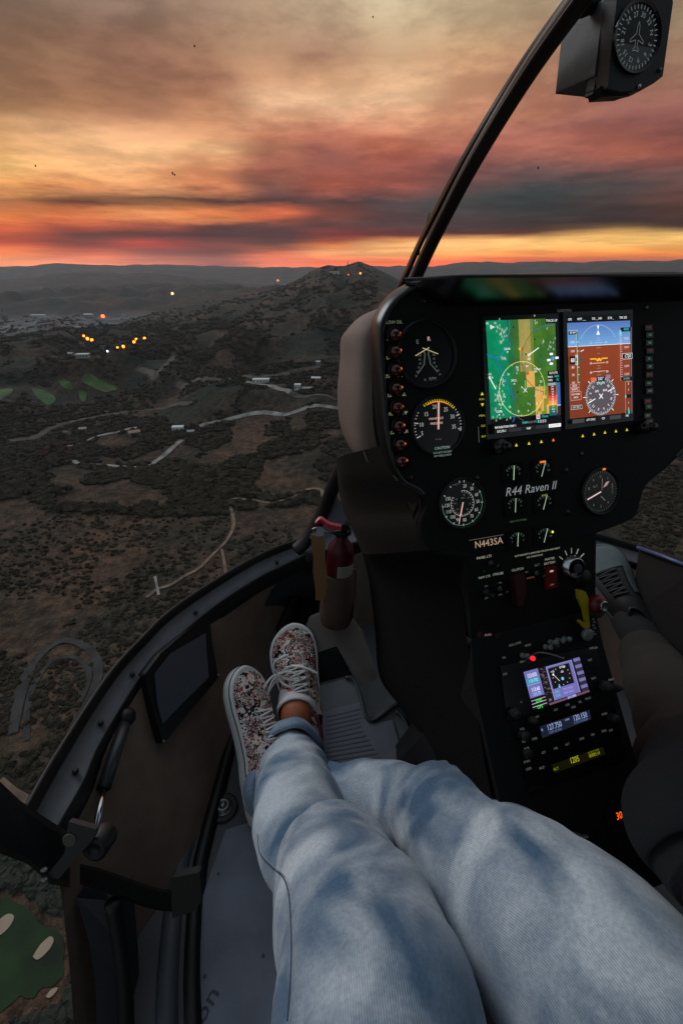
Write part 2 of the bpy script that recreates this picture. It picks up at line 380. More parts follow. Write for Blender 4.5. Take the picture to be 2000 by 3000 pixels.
def ribbon(name, pts, wid, m, label, lift=.7, cat='road', n=9, parent=None, jitter=.25, kind='structure'):
    G = [hit(*p)[:2] for p in pts]; S = spline(G, n)
    # resample finer so that the strip follows the ground
    fine_ = [S[0]]
    for a, c in zip(S, S[1:]):
        k = max(1, int(np.linalg.norm(c-a)/6)); fine_ += [a+(c-a)*(q+1)/k for q in range(k)]
    S = fine_; mb = MB(); rows = []
    for k, q in enumerate(S):
        d = S[min(k+1, len(S)-1)]-S[max(k-1, 0)]; d = d/(np.linalg.norm(d)+1e-9); nn = np.array([-d[1], d[0]])
        ww = wid*(1+jitter*2*float(fbm(q[0], q[1], 30, 2, 8)))
        rows.append([(*(q+nn*ww*o), float(height(*(q+nn*ww*o)))+lift) for o in (-.5, -.25, 0, .25, .5)])
    KEEP.extend([(q[0], q[1], wid*.5+(3.0 if 'oval' not in label else 1.0)) for q in S])
    mb.grid(rows, m); o = mb.build(name, parent, smooth=True); tag(o, label, cat, kind=kind); return o
def patch(name, poly, m, label, cat, lift=.5, rings=5, kind='structure'):
    c = np.mean([np.array(p, float) for p in poly], 0); mb = MB(); S = spline(list(poly)+[poly[0]], 5)[:-1]; rows = []
    for k in range(rings+1):
        f = k/rings; row = []
        for p in S:
            q = c+(p-c)*max(f, .01)*(1+.30*noise.noise(Vector((p[0]*.018, p[1]*.018, 2.0)))); g = hit(q[0], q[1]); row.append((g[0], g[1], float(height(g[0], g[1]))+lift))
        rows.append(row)
    KEEP.extend([(q[0], q[1], 5.0 if q[1] < 150 else 14.0) for r_ in rows for q in r_])
    mb.grid(rows, m, True); o = mb.build(name, smooth=True); tag(o, label, cat, kind=kind); return o
m_road = mat('pale_road', (128, 126, 120), .9, var=.6, vscale=.09)
m_dirt = mat('dirt_path', (108, 90, 74), .95, var=.5, vscale=.12)
m_dust = mat('faint_dust', (76, 67, 58), .95, var=.6, vscale=.10)
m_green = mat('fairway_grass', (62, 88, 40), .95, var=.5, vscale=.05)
m_sand = mat('bunker_sand', (150, 134, 116), .95, var=.1, vscale=.2)
ribbon('road', [(215,1350),(235,1360),(290,1362),(330,1366),(380,1370),(425,1368),(460,1350),(500,1318),(535,1290)], 7, m_road, 'pale road bending below the white building in the valley')
ribbon('road', [(585,1250),(640,1235),(700,1222),(780,1210),(880,1202),(985,1196),(1060,1190)], 7, m_road, 'straight pale road running right from the white building')
ribbon('road', [(200,1308),(260,1290),(300,1275),(360,1262),(400,1255)], 8, m_road, 'short pale road left of the white building')
ribbon('road', [(30,1292),(110,1280),(150,1255),(230,1232),(330,1215),(440,1200),(560,1183)], 9, m_dust, 'faint dusty track crossing the valley above the pale roads')
ribbon('road', [(722,1120),(760,1126),(810,1138),(850,1150)], 9, m_road, 'bright road by the cluster of buildings at the right')
ribbon('road', [(850,1150),(900,1162),(985,1172)], 8, m_dust, 'dim road continuing right from the building cluster')
ribbon('road', [(520,1124),(600,1112),(700,1106),(760,1108),(850,1092),(930,1075)], 10, m_dust, 'reddish dirt track behind the building cluster')
ribbon('road', [(400,1078),(440,1090),(458,1104),(500,1060),(505,1032)], 12, m_dust, 'forked dirt track on the hillside under the street lamps')
ribbon('path', [(672,1466),(700,1462),(740,1467),(790,1474),(830,1466),(872,1452)], 3.4, m_dirt, 'bright dirt path on the slope left of the fire extinguisher', cat='path')
ribbon('path', [(895,1436),(920,1432),(942,1438),(944,1460)], 3.2, m_dirt, 'curl of dirt path right beside the windscreen post', cat='path')
ribbon('path', [(672,1480),(684,1520),(682,1552),(660,1590),(625,1625),(585,1665),(540,1690),(500,1715),(462,1728),(430,1752)], 3.0, m_dirt, 'long winding dirt path coming down the near slope', cat='path')
ribbon('path', [(650,1610),(656,1640),(662,1682)], 2.6, m_dirt, 'short spur of path touching the windscreen rim', cat='path')
ribbon('path', [(455,1690),(460,1715),(466,1745)], 1.8, m_road, 'short pale upright streak of bare ground', cat='path')
ribbon('path', [(0,2290),(45,2325),(92,2350),(125,2362)], 4, m_dirt, 'path edge crossing the corner outside the door frame', cat='path')
ribbon('path', [(40,2150),(70,2010),(120,1920),(190,1878),(260,1900),(290,1960),(270,2040),(230,2110),(190,2200)], 5, mat('oval_reflection', (43, 43, 42), .95, var=.7, vscale=.12), 'faint grey loop of an oval windscreen reflection drawn on the ground', cat='path')  # reflection in the windscreen, painted as grey loops on the ground
ribbon('path', [(80,2170),(90,2040),(140,1950),(200,1925),(248,1945),(262,1990),(235,2060)], 3, mat('oval_reflection', (46, 48, 50)), 'inner ring of the faint oval reflection drawn on the ground', cat='path')
for k, (pl_, lb) in enumerate([
    ([(238,1100),(262,1092),(290,1112),(330,1130),(345,1142),(310,1148),(270,1132),(240,1118)], 'largest green fairway in the valley at the left'),
    ([(95,1140),(130,1145),(165,1170),(140,1188),(110,1165)], 'green fairway below and left of the largest one'),
    ([(0,1142),(30,1140),(36,1150),(10,1168),(0,1170)], 'green fairway cut by the left edge of the picture'),
    ([(172,1118),(200,1120),(212,1138),(190,1136)], 'small dim green between the two fairways'),
    ([(232,1145),(256,1152),(250,1180),(235,1172)], 'narrow dim green beside the largest fairway')]):
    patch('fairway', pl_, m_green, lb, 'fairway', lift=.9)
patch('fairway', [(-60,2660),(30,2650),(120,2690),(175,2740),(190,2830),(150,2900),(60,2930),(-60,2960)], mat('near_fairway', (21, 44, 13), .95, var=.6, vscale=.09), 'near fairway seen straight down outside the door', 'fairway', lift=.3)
for pl_, lb in [([(0,2700),(25,2682),(45,2686),(30,2715),(2,2745),(-10,2735)], 'sand bunker cut by the left edge on the near fairway'),
                ([(104,2800),(122,2765),(148,2744),(160,2756),(148,2785),(118,2808)], 'biggest sand bunker right of the near fairway'),
                ([(134,2924),(150,2902),(170,2895),(166,2908),(148,2926)], 'small sand bunker below the near fairway')]:
    patch('sand_bunker', pl_, m_sand, lb, 'bunker', lift=.6)
# houses and sheds
def house(u, v, w_, d_, h_, roof, wall, label, rot=0., cat='building', group=None, gable=True):
    g = hit(u, v); z0 = float(height(g[0], g[1]))-1
    r = thing('building', (g[0], g[1], z0), label, cat, group)
    c, s_ = cos(rot), sin(rot)
    def T(x, y, z): return (g[0]+x*c-y*s_, g[1]+x*s_+y*c, z0+z)
    mb = MB(); a, b_ = w_/2, d_/2
    mb.prism([T(-a, -b_, 0), T(a, -b_, 0), T(a, b_, 0), T(-a, b_, 0)], (0, 0, h_), wall); mb.build('wall', r)
    mb = MB(); o = .5
    if gable:
        pk = h_+d_*.22
        mb.add([T(-a-o, -b_-o, h_+.02), T(a+o, -b_-o, h_+.02), T(a+o, 0, pk), T(-a-o, 0, pk), T(-a-o, b_+o, h_+.02), T(a+o, b_+o, h_+.02)], [(0, 1, 2, 3), (3, 2, 5, 4), (0, 3, 4), (1, 5, 2), (0, 4, 5, 1)], roof)
    else:
        mb.prism([T(-a-o, -b_-o, h_+.02), T(a+o, -b_-o, h_+.02), T(a+o, b_+o, h_+.02), T(-a-o, b_+o, h_+.02)], (0, 0, .6), roof)
    mb.build('roof', r)
    nw = max(2, int(w_/5))
    for k in range(nw):
        x = -a+w_*(k+.5)/nw; mb = MB(); mb.prism([T(x-.8, -b_-.03, h_*.3), T(x+.8, -b_-.03, h_*.3), T(x+.8, -b_-.03, h_*.75), T(x-.8, -b_-.03, h_*.75)], V(T(0, -.04, 0))-V(T(0, 0, 0)), mat('far_window', (30, 34, 38), .3)); mb.build('window', r)
    return r
W1 = mat('white_render', (205, 208, 206), .8, var=.06, vscale=.5); W2 = mat('grey_roof', (150, 152, 150), .8, var=.1, vscale=.5)
W3 = mat('tan_wall', (150, 128, 108), .85, var=.1, vscale=.5); W4 = mat('brown_roof', (95, 74, 62), .85, var=.15, vscale=.5)
house(523, 1262, 15, 8, 7, W1, W1, 'white block building at the bend of the pale roads', .1, gable=False)
house(560, 1268, 9, 7, 4, W2, W3, 'low grey annex right of the white block building', .2)
house(395, 1272, 15, 10, 5, W3, W3, 'tan house with gable roof left of the white building', .5)
house(245, 1262, 10, 7, 5, W2, W3, 'small grey house in the trees at the far left road', .3)
house(198, 1272, 8, 7, 5, W4, W3, 'small brown house left of the small grey house', -.2)
house(765, 1118, 26, 10, 5, W1, W1, 'long white roofed shed by the bright road', .05, gable=False)
house(838, 1104, 10, 8, 6, W4, W3, 'tan house behind the end of the bright road', .4)
house(872, 1140, 9, 8, 8, W1, W1, 'small white tower house right of the long shed', 0, gable=False)
house(926, 1112, 14, 8, 4, W1, W3, 'white roofed house at the right of the cluster', -.1)
house(932, 1075, 7, 6, 10, W1, W2, 'tall pale house highest of the building cluster', 0, gable=False)
house(900, 1142, 16, 8, 4, W2, W4, 'dim grey roofed house below the cluster', .1)
house(245, 1047, 22, 12, 7, W1, W2, 'pale hall on the hillside under the lamp string', .1, gable=False)
house(205, 1042, 18, 12, 6, W2, W3, 'dim grey hall left of the pale hall', 0)
house(115, 931, 70, 25, 16, W1, W1, 'long white building on the rim of the hazy valley', 0, gable=False)
house(262, 929, 45, 20, 14, W1, W2, 'pale building right of the long white one on the valley rim', 0)
house(980, 803, 46, 16, 11, W1, W1, 'tiny pale structure near the top of the peak', 0, gable=False)
# lamps
def glow(col, s): return mat('lamp_glow_%d_%d_%d' % col, col, .5, em=s)
m_pole = mat('lamp_pole', (40, 40, 42), .6)
def lamp(u, v, rad, col, s, label, group):
    g = hit(u, v); k = np.linalg.norm(g); z0 = float(height(g[0], g[1])); hh = 7
    r = thing('street_lamp', (g[0], g[1], z0), label, 'lamp', group)
    mb = MB(); mb.tube([(g[0], g[1], z0-.5), (g[0], g[1], z0+hh)], .15, m_pole, 6); mb.build('pole', r)
    mb = MB(); mb.ball((g[0], g[1], z0+hh), rad*k/FPX, glow(col, s), 8); mb.build('lamp_head', r, smooth=True)
OR = (255, 130, 30); gl = 'orange lamps strung along the hillside'
for k, (u, v) in enumerate([(248,992),(259,1000),(272,1005),(347,1028),(364,1025),(395,1012),(402,1004),(426,1001)]):
    nm = ['first', 'second', 'third', 'fourth', 'fifth', 'sixth', 'seventh', 'last'][k]
    lamp(u, v, 3.6 if k not in (0, 3) else 2.8, OR, 5, nm+' orange lamp from the left in the string on the dark hillside', gl)
lamp(318, 1040, 2.4, (210, 225, 255), 3, 'white lamp below the gap in the orange lamp string', 'scattered lamps')
lamp(303, 931, 4.5, (255, 110, 50), 3, 'red orange lamp glowing on the valley rim', 'scattered lamps')
lamp(506, 864, 3.5, (255, 190, 150), 2.5, 'pale lamp in the hazy valley', 'scattered lamps')
lamp(814, 824, 2.6, (255, 130, 80), 2.5, 'orange lamp below the peak on its left', 'scattered lamps')
lamp(1055, 806, 2.6, (255, 140, 50), 3, 'orange lamp near the top of the peak', 'scattered lamps')
lamp(1020, 810, 1.8, (255, 90, 60), 2, 'small red lamp left of the lamp near the peak top', 'scattered lamps')
# radio mast on the peak
g = hit(1018, 792); mr = thing('radio_mast', (g[0], g[1], g[2]), 'thin lattice radio mast standing on the peak', 'mast')
mb = MB()
for k in range(3):
    mb.tube([(g[0]+4*cos(k*2.1), g[1]+4*sin(k*2.1), g[2]-5), (g[0], g[1], g[2]+38)], 1.0, m_pole, 5)
for k in range(8): mb.tube([(g[0]-4+k*.45, g[1], g[2]+k*4), (g[0]+4-k*.45, g[1], g[2]+k*4+4)], .5, m_pole, 4)
mb.build('lattice', mr)
# woodland: tree crowns as one mass
def ico(sub):
    bm = bmesh.new(); bmesh.ops.create_icosphere(bm, subdivisions=sub, radius=1)
    bm.verts.ensure_lookup_table(); v = np.array([q.co[:] for q in bm.verts]); f = np.array([[q.index for q in fc.verts] for fc in bm.faces]); bm.free(); return v, f
rng = np.random.default_rng(5)
def woods(name, n, u0, u1, v0, v1, rmin, rmax, sub, label, m, thr=-.03):
    V0, F0 = ico(sub); M = n*6
    u = rng.uniform(u0, u1, M); v = rng.uniform(v0, v1, M)
    dx = (u-1000)/FPX; k = (v-1500)/FPX; dy = CX[1]-UX[1]*k; dz = CX[2]-UX[2]*k
    ok = dz < -.02; dx, dy, dz = dx[ok], dy[ok], dz[ok]; tt = GZ/dz; x = dx*tt; y = dy*tt
    ok = fbm(x, y, 60, 3, 33) > thr
    for (kx, ky, kr) in KEEP[::2]: ok &= (x-kx)**2+(y-ky)**2 > kr*kr
    x = x[ok][:n]; y = y[ok][:n]; z = height(x, y); s_ = rng.uniform(rmin, rmax, len(x))
    out_v = []; out_f = []
    for i_ in range(len(x)):
        q = V0*(1+(rng.random((len(V0), 1))-.5)*.7)*s_[i_]*np.array([rng.uniform(.9, 1.5), 1, rng.uniform(.45, .9)])
        out_v.append(q+np.array([x[i_], y[i_], z[i_]+s_[i_]*.35])); out_f.append(F0+i_*len(V0))
    o = fast_mesh(name, np.concatenate(out_v), np.concatenate(out_f), 3); o.data.materials.append(m)
    o.data.polygons.foreach_set('use_smooth', np.zeros(len(o.data.polygons), bool))
    tag(o, label, 'woodland', kind='stuff')
m_tree = mat('scrub_foliage', (48, 44, 34), .95, var=.75, vscale=.16)
m_tree.node_tree.nodes['Principled BSDF'].inputs['Specular IOR Level'].default_value = .05
woods('woodland', 5200, -100, 1100, 1420, 2500, .5, 1.7, 2, 'bushes scattered over the near brown slope', m_tree)
woods('woodland', 9000, -50, 1100, 1080, 1480, 1.5, 4.5, 1, 'dark tree crowns massed along the valley roads', m_tree, -.06)
woods('woodland', 6000, -50, 1100, 900, 1100, 3, 8, 1, 'dark woods covering the farther hillsides', m_tree, -.03)
woods('woodland', 900, 1820, 2060, 1300, 1600, 1, 3, 1, 'bushes seen through the right side of the windscreen', m_tree, -.1)
woods('woodland', 1500, -60, 300, 2380, 3000, .5, 2.4, 2, 'dark bushes round the near fairway', mat('near_bushes', (34, 38, 28), .95, var=.5, vscale=.2), -.02)
# ------------------------------------------------------------------ cabin of the helicopter
BLK = mat('black_trim', (16, 16, 17), .45, bump=.3, bscale=900, spec=.4)
BLKM = mat('matte_black_panel', (14, 13, 13), .7, bump=.25, bscale=1200, spec=.25)
GLB = mat('gloss_black', (16, 16, 17), .25)
GREY = mat('grey_flange', (68, 71, 76), .58, bump=.2, bscale=500, var=.15, vscale=30)
BRN = mat('brown_lining', (116, 100, 89), .85, bump=.5, bscale=700, var=.12, vscale=25, spec=.2)
BRN2 = mat('brown_cover', (130, 112, 102), .6, bump=.6, bscale=1100, var=.10, vscale=30, spec=.35)
FLR = mat('floor_grey', (70, 72, 76), .6, bump=.3, bscale=300, var=.12, vscale=12)
PLATE = mat('floor_plate', (100, 106, 119), .5, bump=.3, bscale=400, var=.22, vscale=14)
CHR = mat('chrome', (215, 215, 215), .18, 1)
STL = mat('steel', (120, 122, 125), .35, .8)
FAWN = mat('fawn_bracket', (80, 72, 66), .7, bump=.4, bscale=600, var=.1, vscale=30)
heli = thing('helicopter', H(XC, .3, -1.0), 'helicopter cabin with black windscreen frame, brown lining and grey floor', 'helicopter')
ZF = -1.0
rim_o = [(60,2408),(118,2300),(178,2198),(321,1980),(419,1871),(488,1802),(585,1733),(717,1652),(804,1609),(872,1586)]
rim_i = [(150,2440),(240,2284),(290,2170),(410,1975),(480,1900),(530,1850),(640,1762),(760,1685),(822,1655),(890,1622)]
def mir(p):
    p = np.array(p, float); x, y, z = p@HR, p@HF, p[2]; return H(2*XC-x, y, z)
Lo = spline([pz(u, v, -.665) for u, v in rim_o], 6); Li = spline([pz(u, v, -.69) for u, v in rim_i], 6)
nose = H(XC, 1.13, -.66); nosei = H(XC, 1.06, -.69)
n0 = spline([Lo[-7], Lo[-1], H(XC-.11, 1.10, -.665), nose], 5)[5:]; n1_ = spline([Li[-7], Li[-1], H(XC-.12, 1.03, -.69), nosei], 5)[5:]
def res(pts, n):
    pts = [np.array(p) for p in pts]; d = [0]
    for a, b_ in zip(pts, pts[1:]): d.append(d[-1]+np.linalg.norm(b_-a))
    return [np.array([np.interp(t_, d, [p[k] for p in pts]) for k in range(3)]) for t_ in np.linspace(0, d[-1], n)]
RO = res(list(Lo)+list(n0[1:]), 50); RI = res(list(Li)+list(n1_[1:]), 50)
RO = RO+[mir(p) for p in RO[-2::-1]]; RI = RI+[mir(p) for p in RI[-2::-1]]
def lerp(a, b_, t_): return a*(1-t_)+b_*t_
mb = MB(); rows = []
for o, i_ in zip(RO, RI):
    out = (o-i_); out = out/np.linalg.norm(out)
    rows.append([o+out*.006-Z*.03, o+out*.006+Z*.0, o+Z*.007, lerp(o, i_, .08)+Z*.006, lerp(o, i_, .17)-Z*.002, lerp(o, i_, .19)-Z*.008])
mb.grid(rows, BLK); rows2 = []
for o, i_ in zip(RO, RI):
    rows2.append([lerp(o, i_, .19)-Z*.008, lerp(o, i_, .5)-Z*.009, lerp(o, i_, .93)-Z*.008, i_-Z*.003])
mb.grid(rows2, GREY); rows3 = []
for o, i_ in zip(RO, RI):
    inn = (i_-o)/np.linalg.norm(i_-o)
    rows3.append([i_-Z*.003, i_+inn*.002-Z*.002, i_+inn*.004-Z*.006, i_+inn*.006-Z*.03, i_+inn*.002-Z*.05])
mb.grid(rows3, BLK)
mb.build('windscreen_rim', heli, smooth=True)
# rivets and screws on the flange
for k in (4, 8, 13, 22, 34, 52, 76):
    o, i_ = RO[k], RI[k]; c = lerp(o, i_, .68)-Z*.004
    mb = MB(); rows = [[c+HR*(r*cos(2*pi*j/10))+HF*(r*sin(2*pi*j/10))+Z*h_ for j in range(10)] for r, h_ in ((.0045, -.002), (.0045, .002), (.003, .0035), (.0001, .0036))]
    mb.grid(rows, BLK, True); mb.build('screw', heli, smooth=True)
# side wall lining: rim to floor
FLP = [(225,3120),(320,2900),(440,2690),(560,2500),(650,2260),(720,2100),(830,1850),(890,1730)]
FLL = spline([pz(u, v, ZF) for u, v in FLP], 6)
FL = res(list(FLL)+[H(XC-.12, 1.0, ZF), H(XC, 1.02, ZF)], 50); FL = FL+[mir(p) for p in FL[-2::-1]]
mb = MB(); rows = []
for a, c in zip(RI, FL):
    a = a-Z*.01
    rows.append([a, lerp(a, c, .3)+(a-c)*np.array([1, 1, 0])*.05, lerp(a, c, .65)+(a-c)*np.array([1, 1, 0])*.06, c])
mb.grid(rows, BRN); mb.build('side_lining', heli, smooth=True)
# outer skin under the rim
SKIN = mat('outer_skin', (40, 42, 46), .35)
mb = MB(); rows = []
for o, c in zip(RO, FL):
    out = (o-c)*np.array([1, 1, 0]); out = out/np.linalg.norm(out)
    rows.append([o+out*.012-Z*.03, o+out*.03-Z*.15, c+out*.06+Z*.03, c-Z*.05])
mb.grid(rows, SKIN); mb.build('outer_skin', heli, smooth=True)
# floor
mb = MB(); half = len(FL)//2
a = [FL[k] for k in range(0, half+1, 2)]; bk = [H(XC-.66, -.9, ZF), H(XC+.66, -.9, ZF)]
lft = [FL[0], H((FL[0]@HR), FL[0]@HF-.2, ZF), H(XC-.62, -.9, ZF)]
poly = [bk[1], mir(lft[1])]+[mir(FL[k]) for k in range(0, half, 2)]+[FL[k] for k in range(half, -1, -2)]+[lft[1], bk[0]]
mb.prism(poly, (0, 0, -.03), FLR); mb.build('floor', heli)
# blue grey floor plate
mb = MB(); pl_ = [pz(u, v, ZF+.006) for u, v in [(662,2430),(585,2651),(551,2760),(556,2904),(574,3060),(1200,3060),(1200,2600),(900,2380),(760,2400)]]
mb.prism(pl_, (0, 0, -.005), PLATE); fp = mb.build('floor_plate', heli, bevel=.001)
ff = Fr(pz(600, 2955, ZF+.0065), (pz(640, 2880, ZF)-pz(600, 2955, ZF))/np.linalg.norm(pz(640, 2880, ZF)-pz(600, 2955, ZF)), (0, 0, 0))
ff.Y = np.cross(ff.X, Z); ff.N = np.cross(ff.Y, ff.X)
mb = MB(); ff.text(mb, '.on', 0, 0, .022, mat('stencil_dark', (62, 64, 70), .7), .0006, xs=1.3); mb.build('stencil_lettering', fp)
for (u, v) in [(640, 2560), (770, 2800), (600, 2860)]:
    mb = MB(); rv = pz(u, v, ZF+.006); fr0 = Fr(rv, HR, -HF); fr0.lathe(mb, 0, 0, [(.003, 0), (.0024, .0010), (.0001, .0012)], mat('dull_rivet', (78, 82, 90), .5, .3), 10); mb.build('rivet', fp, smooth=True)
# raised rib along the wall
mb = MB(); c0 = res([pz(u, v, ZF) for u, v in [(700,2010),(665,2085),(630,2170),(590,2310),(553,2430),(525,2530),(503,2660),(490,2800),(484,2900),(482,3060)]], 40); rows = []
for k, c in enumerate(c0):
    d = c0[min(k+1, 39)]-c0[max(k-1, 0)]; d = d/np.linalg.norm(d); s_ = np.cross(d, Z)
    rows.append([c-s_*.020, c-s_*.016+Z*.010, c-s_*.006+Z*.014, c+s_*.006+Z*.014, c+s_*.012+Z*.004, c+s_*.014])
mb.grid(rows, GREY); mb.build('floor_rail', heli, smooth=True)
mb = MB(); rows = []
for k, c in enumerate(c0):
    d = c0[min(k+1, 39)]-c0[max(k-1, 0)]; d = d/np.linalg.norm(d); s_ = np.cross(d, Z)
    rows.append([c-s_*.055, c-s_*.052+Z*.020, c-s_*.040+Z*.024, c-s_*.030+Z*.018, c-s_*.028])
mb.grid(rows, BLK); mb.build('floor_channel', heli, smooth=True)
# round floor fitting
c = pz(655, 2368, ZF+.001); fr = Fr(c, HR, -HF)
r_ = .030
mb = MB(); fr.lathe(mb, 0, 0, [(r_, 0), (r_, .004), (r_*.9, .006), (r_*.6, .005), (r_*.55, .003)], mat('rubber_ring', (36, 37, 39), .6)); fr.lathe(mb, 0, 0, [(r_*.55, .003), (r_*.5, .012), (r_*.42, .015), (r_*.25, .0145), (r_*.22, .011), (.0005, .011)], STL)
mb.build('tie_down_fitting', heli, smooth=True)
# map pocket / lower side window
def wallpt(u, v):
    # first hit of the lining, from its plane between rim and floor
    best = None; r = ray(u, v)
    for k in range(len(RI)//2):
        for tri in ((RI[k], RI[k+1], FL[k]), (RI[k+1], FL[k+1], FL[k])):
            a_, b_, c_ = tri; n_ = np.cross(b_-a_, c_-a_); den = n_@r
            if abs(den) < 1e-12: continue
            t_ = (n_@a_)/den; q = r*t_
            m_ = np.stack([b_-a_, c_-a_, n_], 1); x = np.linalg.solve(m_, q-a_)
            if x[0] > -1e-3 and x[1] > -1e-3 and x[0]+x[1] < 1.001 and t_ > 0:
                if best is None or t_ < best: best = t_
    return r*(best if best else .9)
A = wallpt(470, 1960); B_ = wallpt(600, 1900); C_ = wallpt(485, 2150)
nw = np.cross(B_-A, C_-A); nw /= np.linalg.norm(nw); nw = nw if nw@A < 0 else -nw
def onp(u, v, off):
    r = ray(u, v); q = A+nw*off; return r*((q@nw)/(r@nw))
outer = [(425,1975),(470,1915),(545,1850),(612,1795),(622,1880),(640,1985),(560,2080),(479,2180),(450,2080)]
inner = [(455,1975),(500,1915),(560,1880),(603,1855),(605,1900),(612,1985),(545,2050),(478,2120),(462,2060)]
mb = MB()
mb.prism([onp(u, v, .016) for u, v in outer], -nw*.02, BLK)
fr_ = mb.build('lower_window', heli, bevel=.003)
mb = MB(); mb.prism([onp(u, v, .019) for u, v in inner], -nw*.002, mat('dusk_pane', (66, 70, 80), .55, bump=.3, bscale=60)); mb.build('pane', fr_, bevel=.001)
for (u, v) in [(640, 1978), (480, 2172)]:
    mb = MB(); q = onp(u, v, .019); mb.ball(q, .003, STL, 8); mb.build('rivet', fr_, smooth=True)
# dark post dividing the lining
mb = MB(); a = [wallpt(905, 1640)*.985, wallpt(868, 1740)*.98, wallpt(822, 1850)*.975]; mb.tube([a[0]+Z*.03]+a, [.02, .022, .022, .02], BLK, 8); mb.build('lining_post', heli, smooth=True)
# diagonal frame member from the rim to the pod
mb = MB(); mb.tube(spline([P(868, 1612, 1.2), P(905, 1572, 1.19), P(950, 1490, 1.15), P(978, 1420, 1.1), P(1010, 1350, 1.05)], 5), [.021]*21, BLK, 10, sx=.8); mb.build('nose_frame', heli, smooth=True)
mb = MB(); mb.prism([P(u, v, 1.16) for u, v in [(985,1450),(1020,1520),(985,1560),(925,1590),(905,1575),(950,1500)]], CX*.01, mat('nose_shelf', (84, 88, 96), .5, bump=.2)); mb.build('nose_shelf', heli)
# windscreen post: round tube with the flat glazing strip beside it
post = [(1196,870,.90),(1214,822,.86),(1262,715,.80),(1311,617,.745),(1366,511,.69),(1432,396,.637),(1507,273,.585),(1588,149,.53),(1682,17,.475),(1760,-90,.44),(1850,-200,.40)]
S_ = spline(post, 5); C3 = [P(*q) for q in S_]
mb = MB(); mb.tube([c+P(1, 0, 0) if False else c for c in C3], [.0118]*len(C3), mat('post_black', (26, 23, 22), .38, bump=.2, bscale=800), 16); 
pm = mb.build('windscreen_post', heli, smooth=True)
mb = MB(); rows = []
for k, (u, v, d) in enumerate(S_):
    e = P(u-36, v-16, d*1.015); e2 = P(u-19, v-9, d*1.0); 
    nn = e/np.linalg.norm(e)
    rows.append([e+nn*.012, e, lerp(e, e2, .5)-nn*.003, e2, e2+nn*.015])
mb.grid(rows, GLB, True); mb.build('glazing_strip', pm, smooth=True)
mb = MB(); mb.tube([P(u-12, v-6, d*.975) for u, v, d in S_], [.0011]*len(S_), mat('highlight_grey', (120, 108, 100), .35), 6); mb.build('highlight_bead', pm, smooth=True)  # thin pale tube drawn as the highlight line between post and strip
# little probe outside the glass
mb = MB(); mb.tube([P(1222, 745, 1.0), P(1238, 690, 1.0), P(1257, 624, 1.0)], [.0042, .003, .0015], BLK, 8); mb.build('probe', heli, smooth=True)
# door frame corner, bracket and gas strut
mb = MB(); e = [(P(-160, 2190, .50), P(-160, 2420, .50)), (P(0, 2288, .55), P(0, 2500, .55)), (P(60, 2345, .58), P(80, 2530, .58)), (P(150, 2405, .61), P(150, 2590, .61)), (P(205, 2440, .63), P(205, 2600, .63))]
rows = []
for a, c in e:
    nn = a/np.linalg.norm(a); rows.append([a+nn*.015, a, lerp(a, c, .12)-nn*.012, lerp(a, c, .88)-nn*.012, c, c+nn*.03, a+nn*.04])
mb.grid(rows, BLK, True, cap=True); df = mb.build('door_frame', heli)
br = [(201,2407),(284,2430),(275,2456),(172,2576),(138,2565),(190,2500)]
mb = MB(); mb.prism([P(u, v, .585) for u, v in br], CX*.008, mat('bracket_plate', (34, 35, 37), .5, bump=.3, bscale=500)); hb = mb.build('hinge_bracket', heli, bevel=.0015)
mb = MB(); q = P(204, 2462, .584); fr = Fr(q, (1, 0, 0), -UX); fr.N = -CX; fr.lathe(mb, 0, 0, [(.009, 0), (.008, .001), (.0001, .001)], FAWN, 16); mb.build('bolt', hb)
for (u, v, r) in [(288,2475,.016)]:
    q = P(u, v, .60); fr = Fr(q, (1, 0, 0), -UX); fr.N = -CX; mb = MB(); fr.lathe(mb, 0, 0, [(r, -.02), (r, .008), (r*.6, .012), (r*.55, .008), (.0001, .008)], BLK, 18); mb.build('pivot', hb, smooth=True)
for (u, v) in [(130,2548),(131,2577)]:
    mb = MB(); mb.ball(P(u, v, .58), .0035, STL, 8, (1.4, 1, .8)); mb.build('bolt', hb, smooth=True)
gs = MB(); a, c, d_ = P(372, 2100, .82), P(305, 2308, .73), P(281, 2425, .68)
gs.tube([a, lerp(a, c, .5), c], [.010, .0105, .0105], mat('strut_body', (52, 54, 56), .3), 14); gs.tube([c, lerp(c, d_, .02)], [.0115, .009], BLK, 14)
g0 = gs.build('gas_strut', heli, smooth=True)
mb = MB(); mb.tube([lerp(a, c, .06), lerp(a, c, .55)], .0072, STL, 12); 
mb = MB(); mb.tube([c, d_], .0052, CHR, 12); mb.build('piston_rod', g0, smooth=True)
mb = MB(); mb.ball(a, .016, BLK, 10); mb.build('end_joint', g0, smooth=True)
# black grab handle with its end box
mb = MB(); S2 = spline([(235,2560,.64),(300,2578,.66),(380,2608,.68),(470,2635,.70),(560,2640,.72)], 6); rows = []
for k, (u, v, d) in enumerate(S2):
    hh = 30+4*sin(k/24*pi); nn = P(u, v, 1); nn = nn/np.linalg.norm(nn)
    a = P(u, v-hh, d); c = P(u, v+hh, d); rows.append([a+nn*.02, a, lerp(a, c, .15)-nn*.006, lerp(a, c, .85)-nn*.006, c, c+nn*.02])
mb.grid(rows, BLKM, True, cap=True); gh = mb.build('door_sill_handle', heli)
mb = MB(); q = [P(u, v, .70) for u, v in [(500,2572),(585,2556),(590,2640),(572,2668),(505,2690)]]; mb.prism(q, CX*.015, mat('end_box_trim', (22, 17, 15), .6)); mb.build('end_box', gh, bevel=.004)
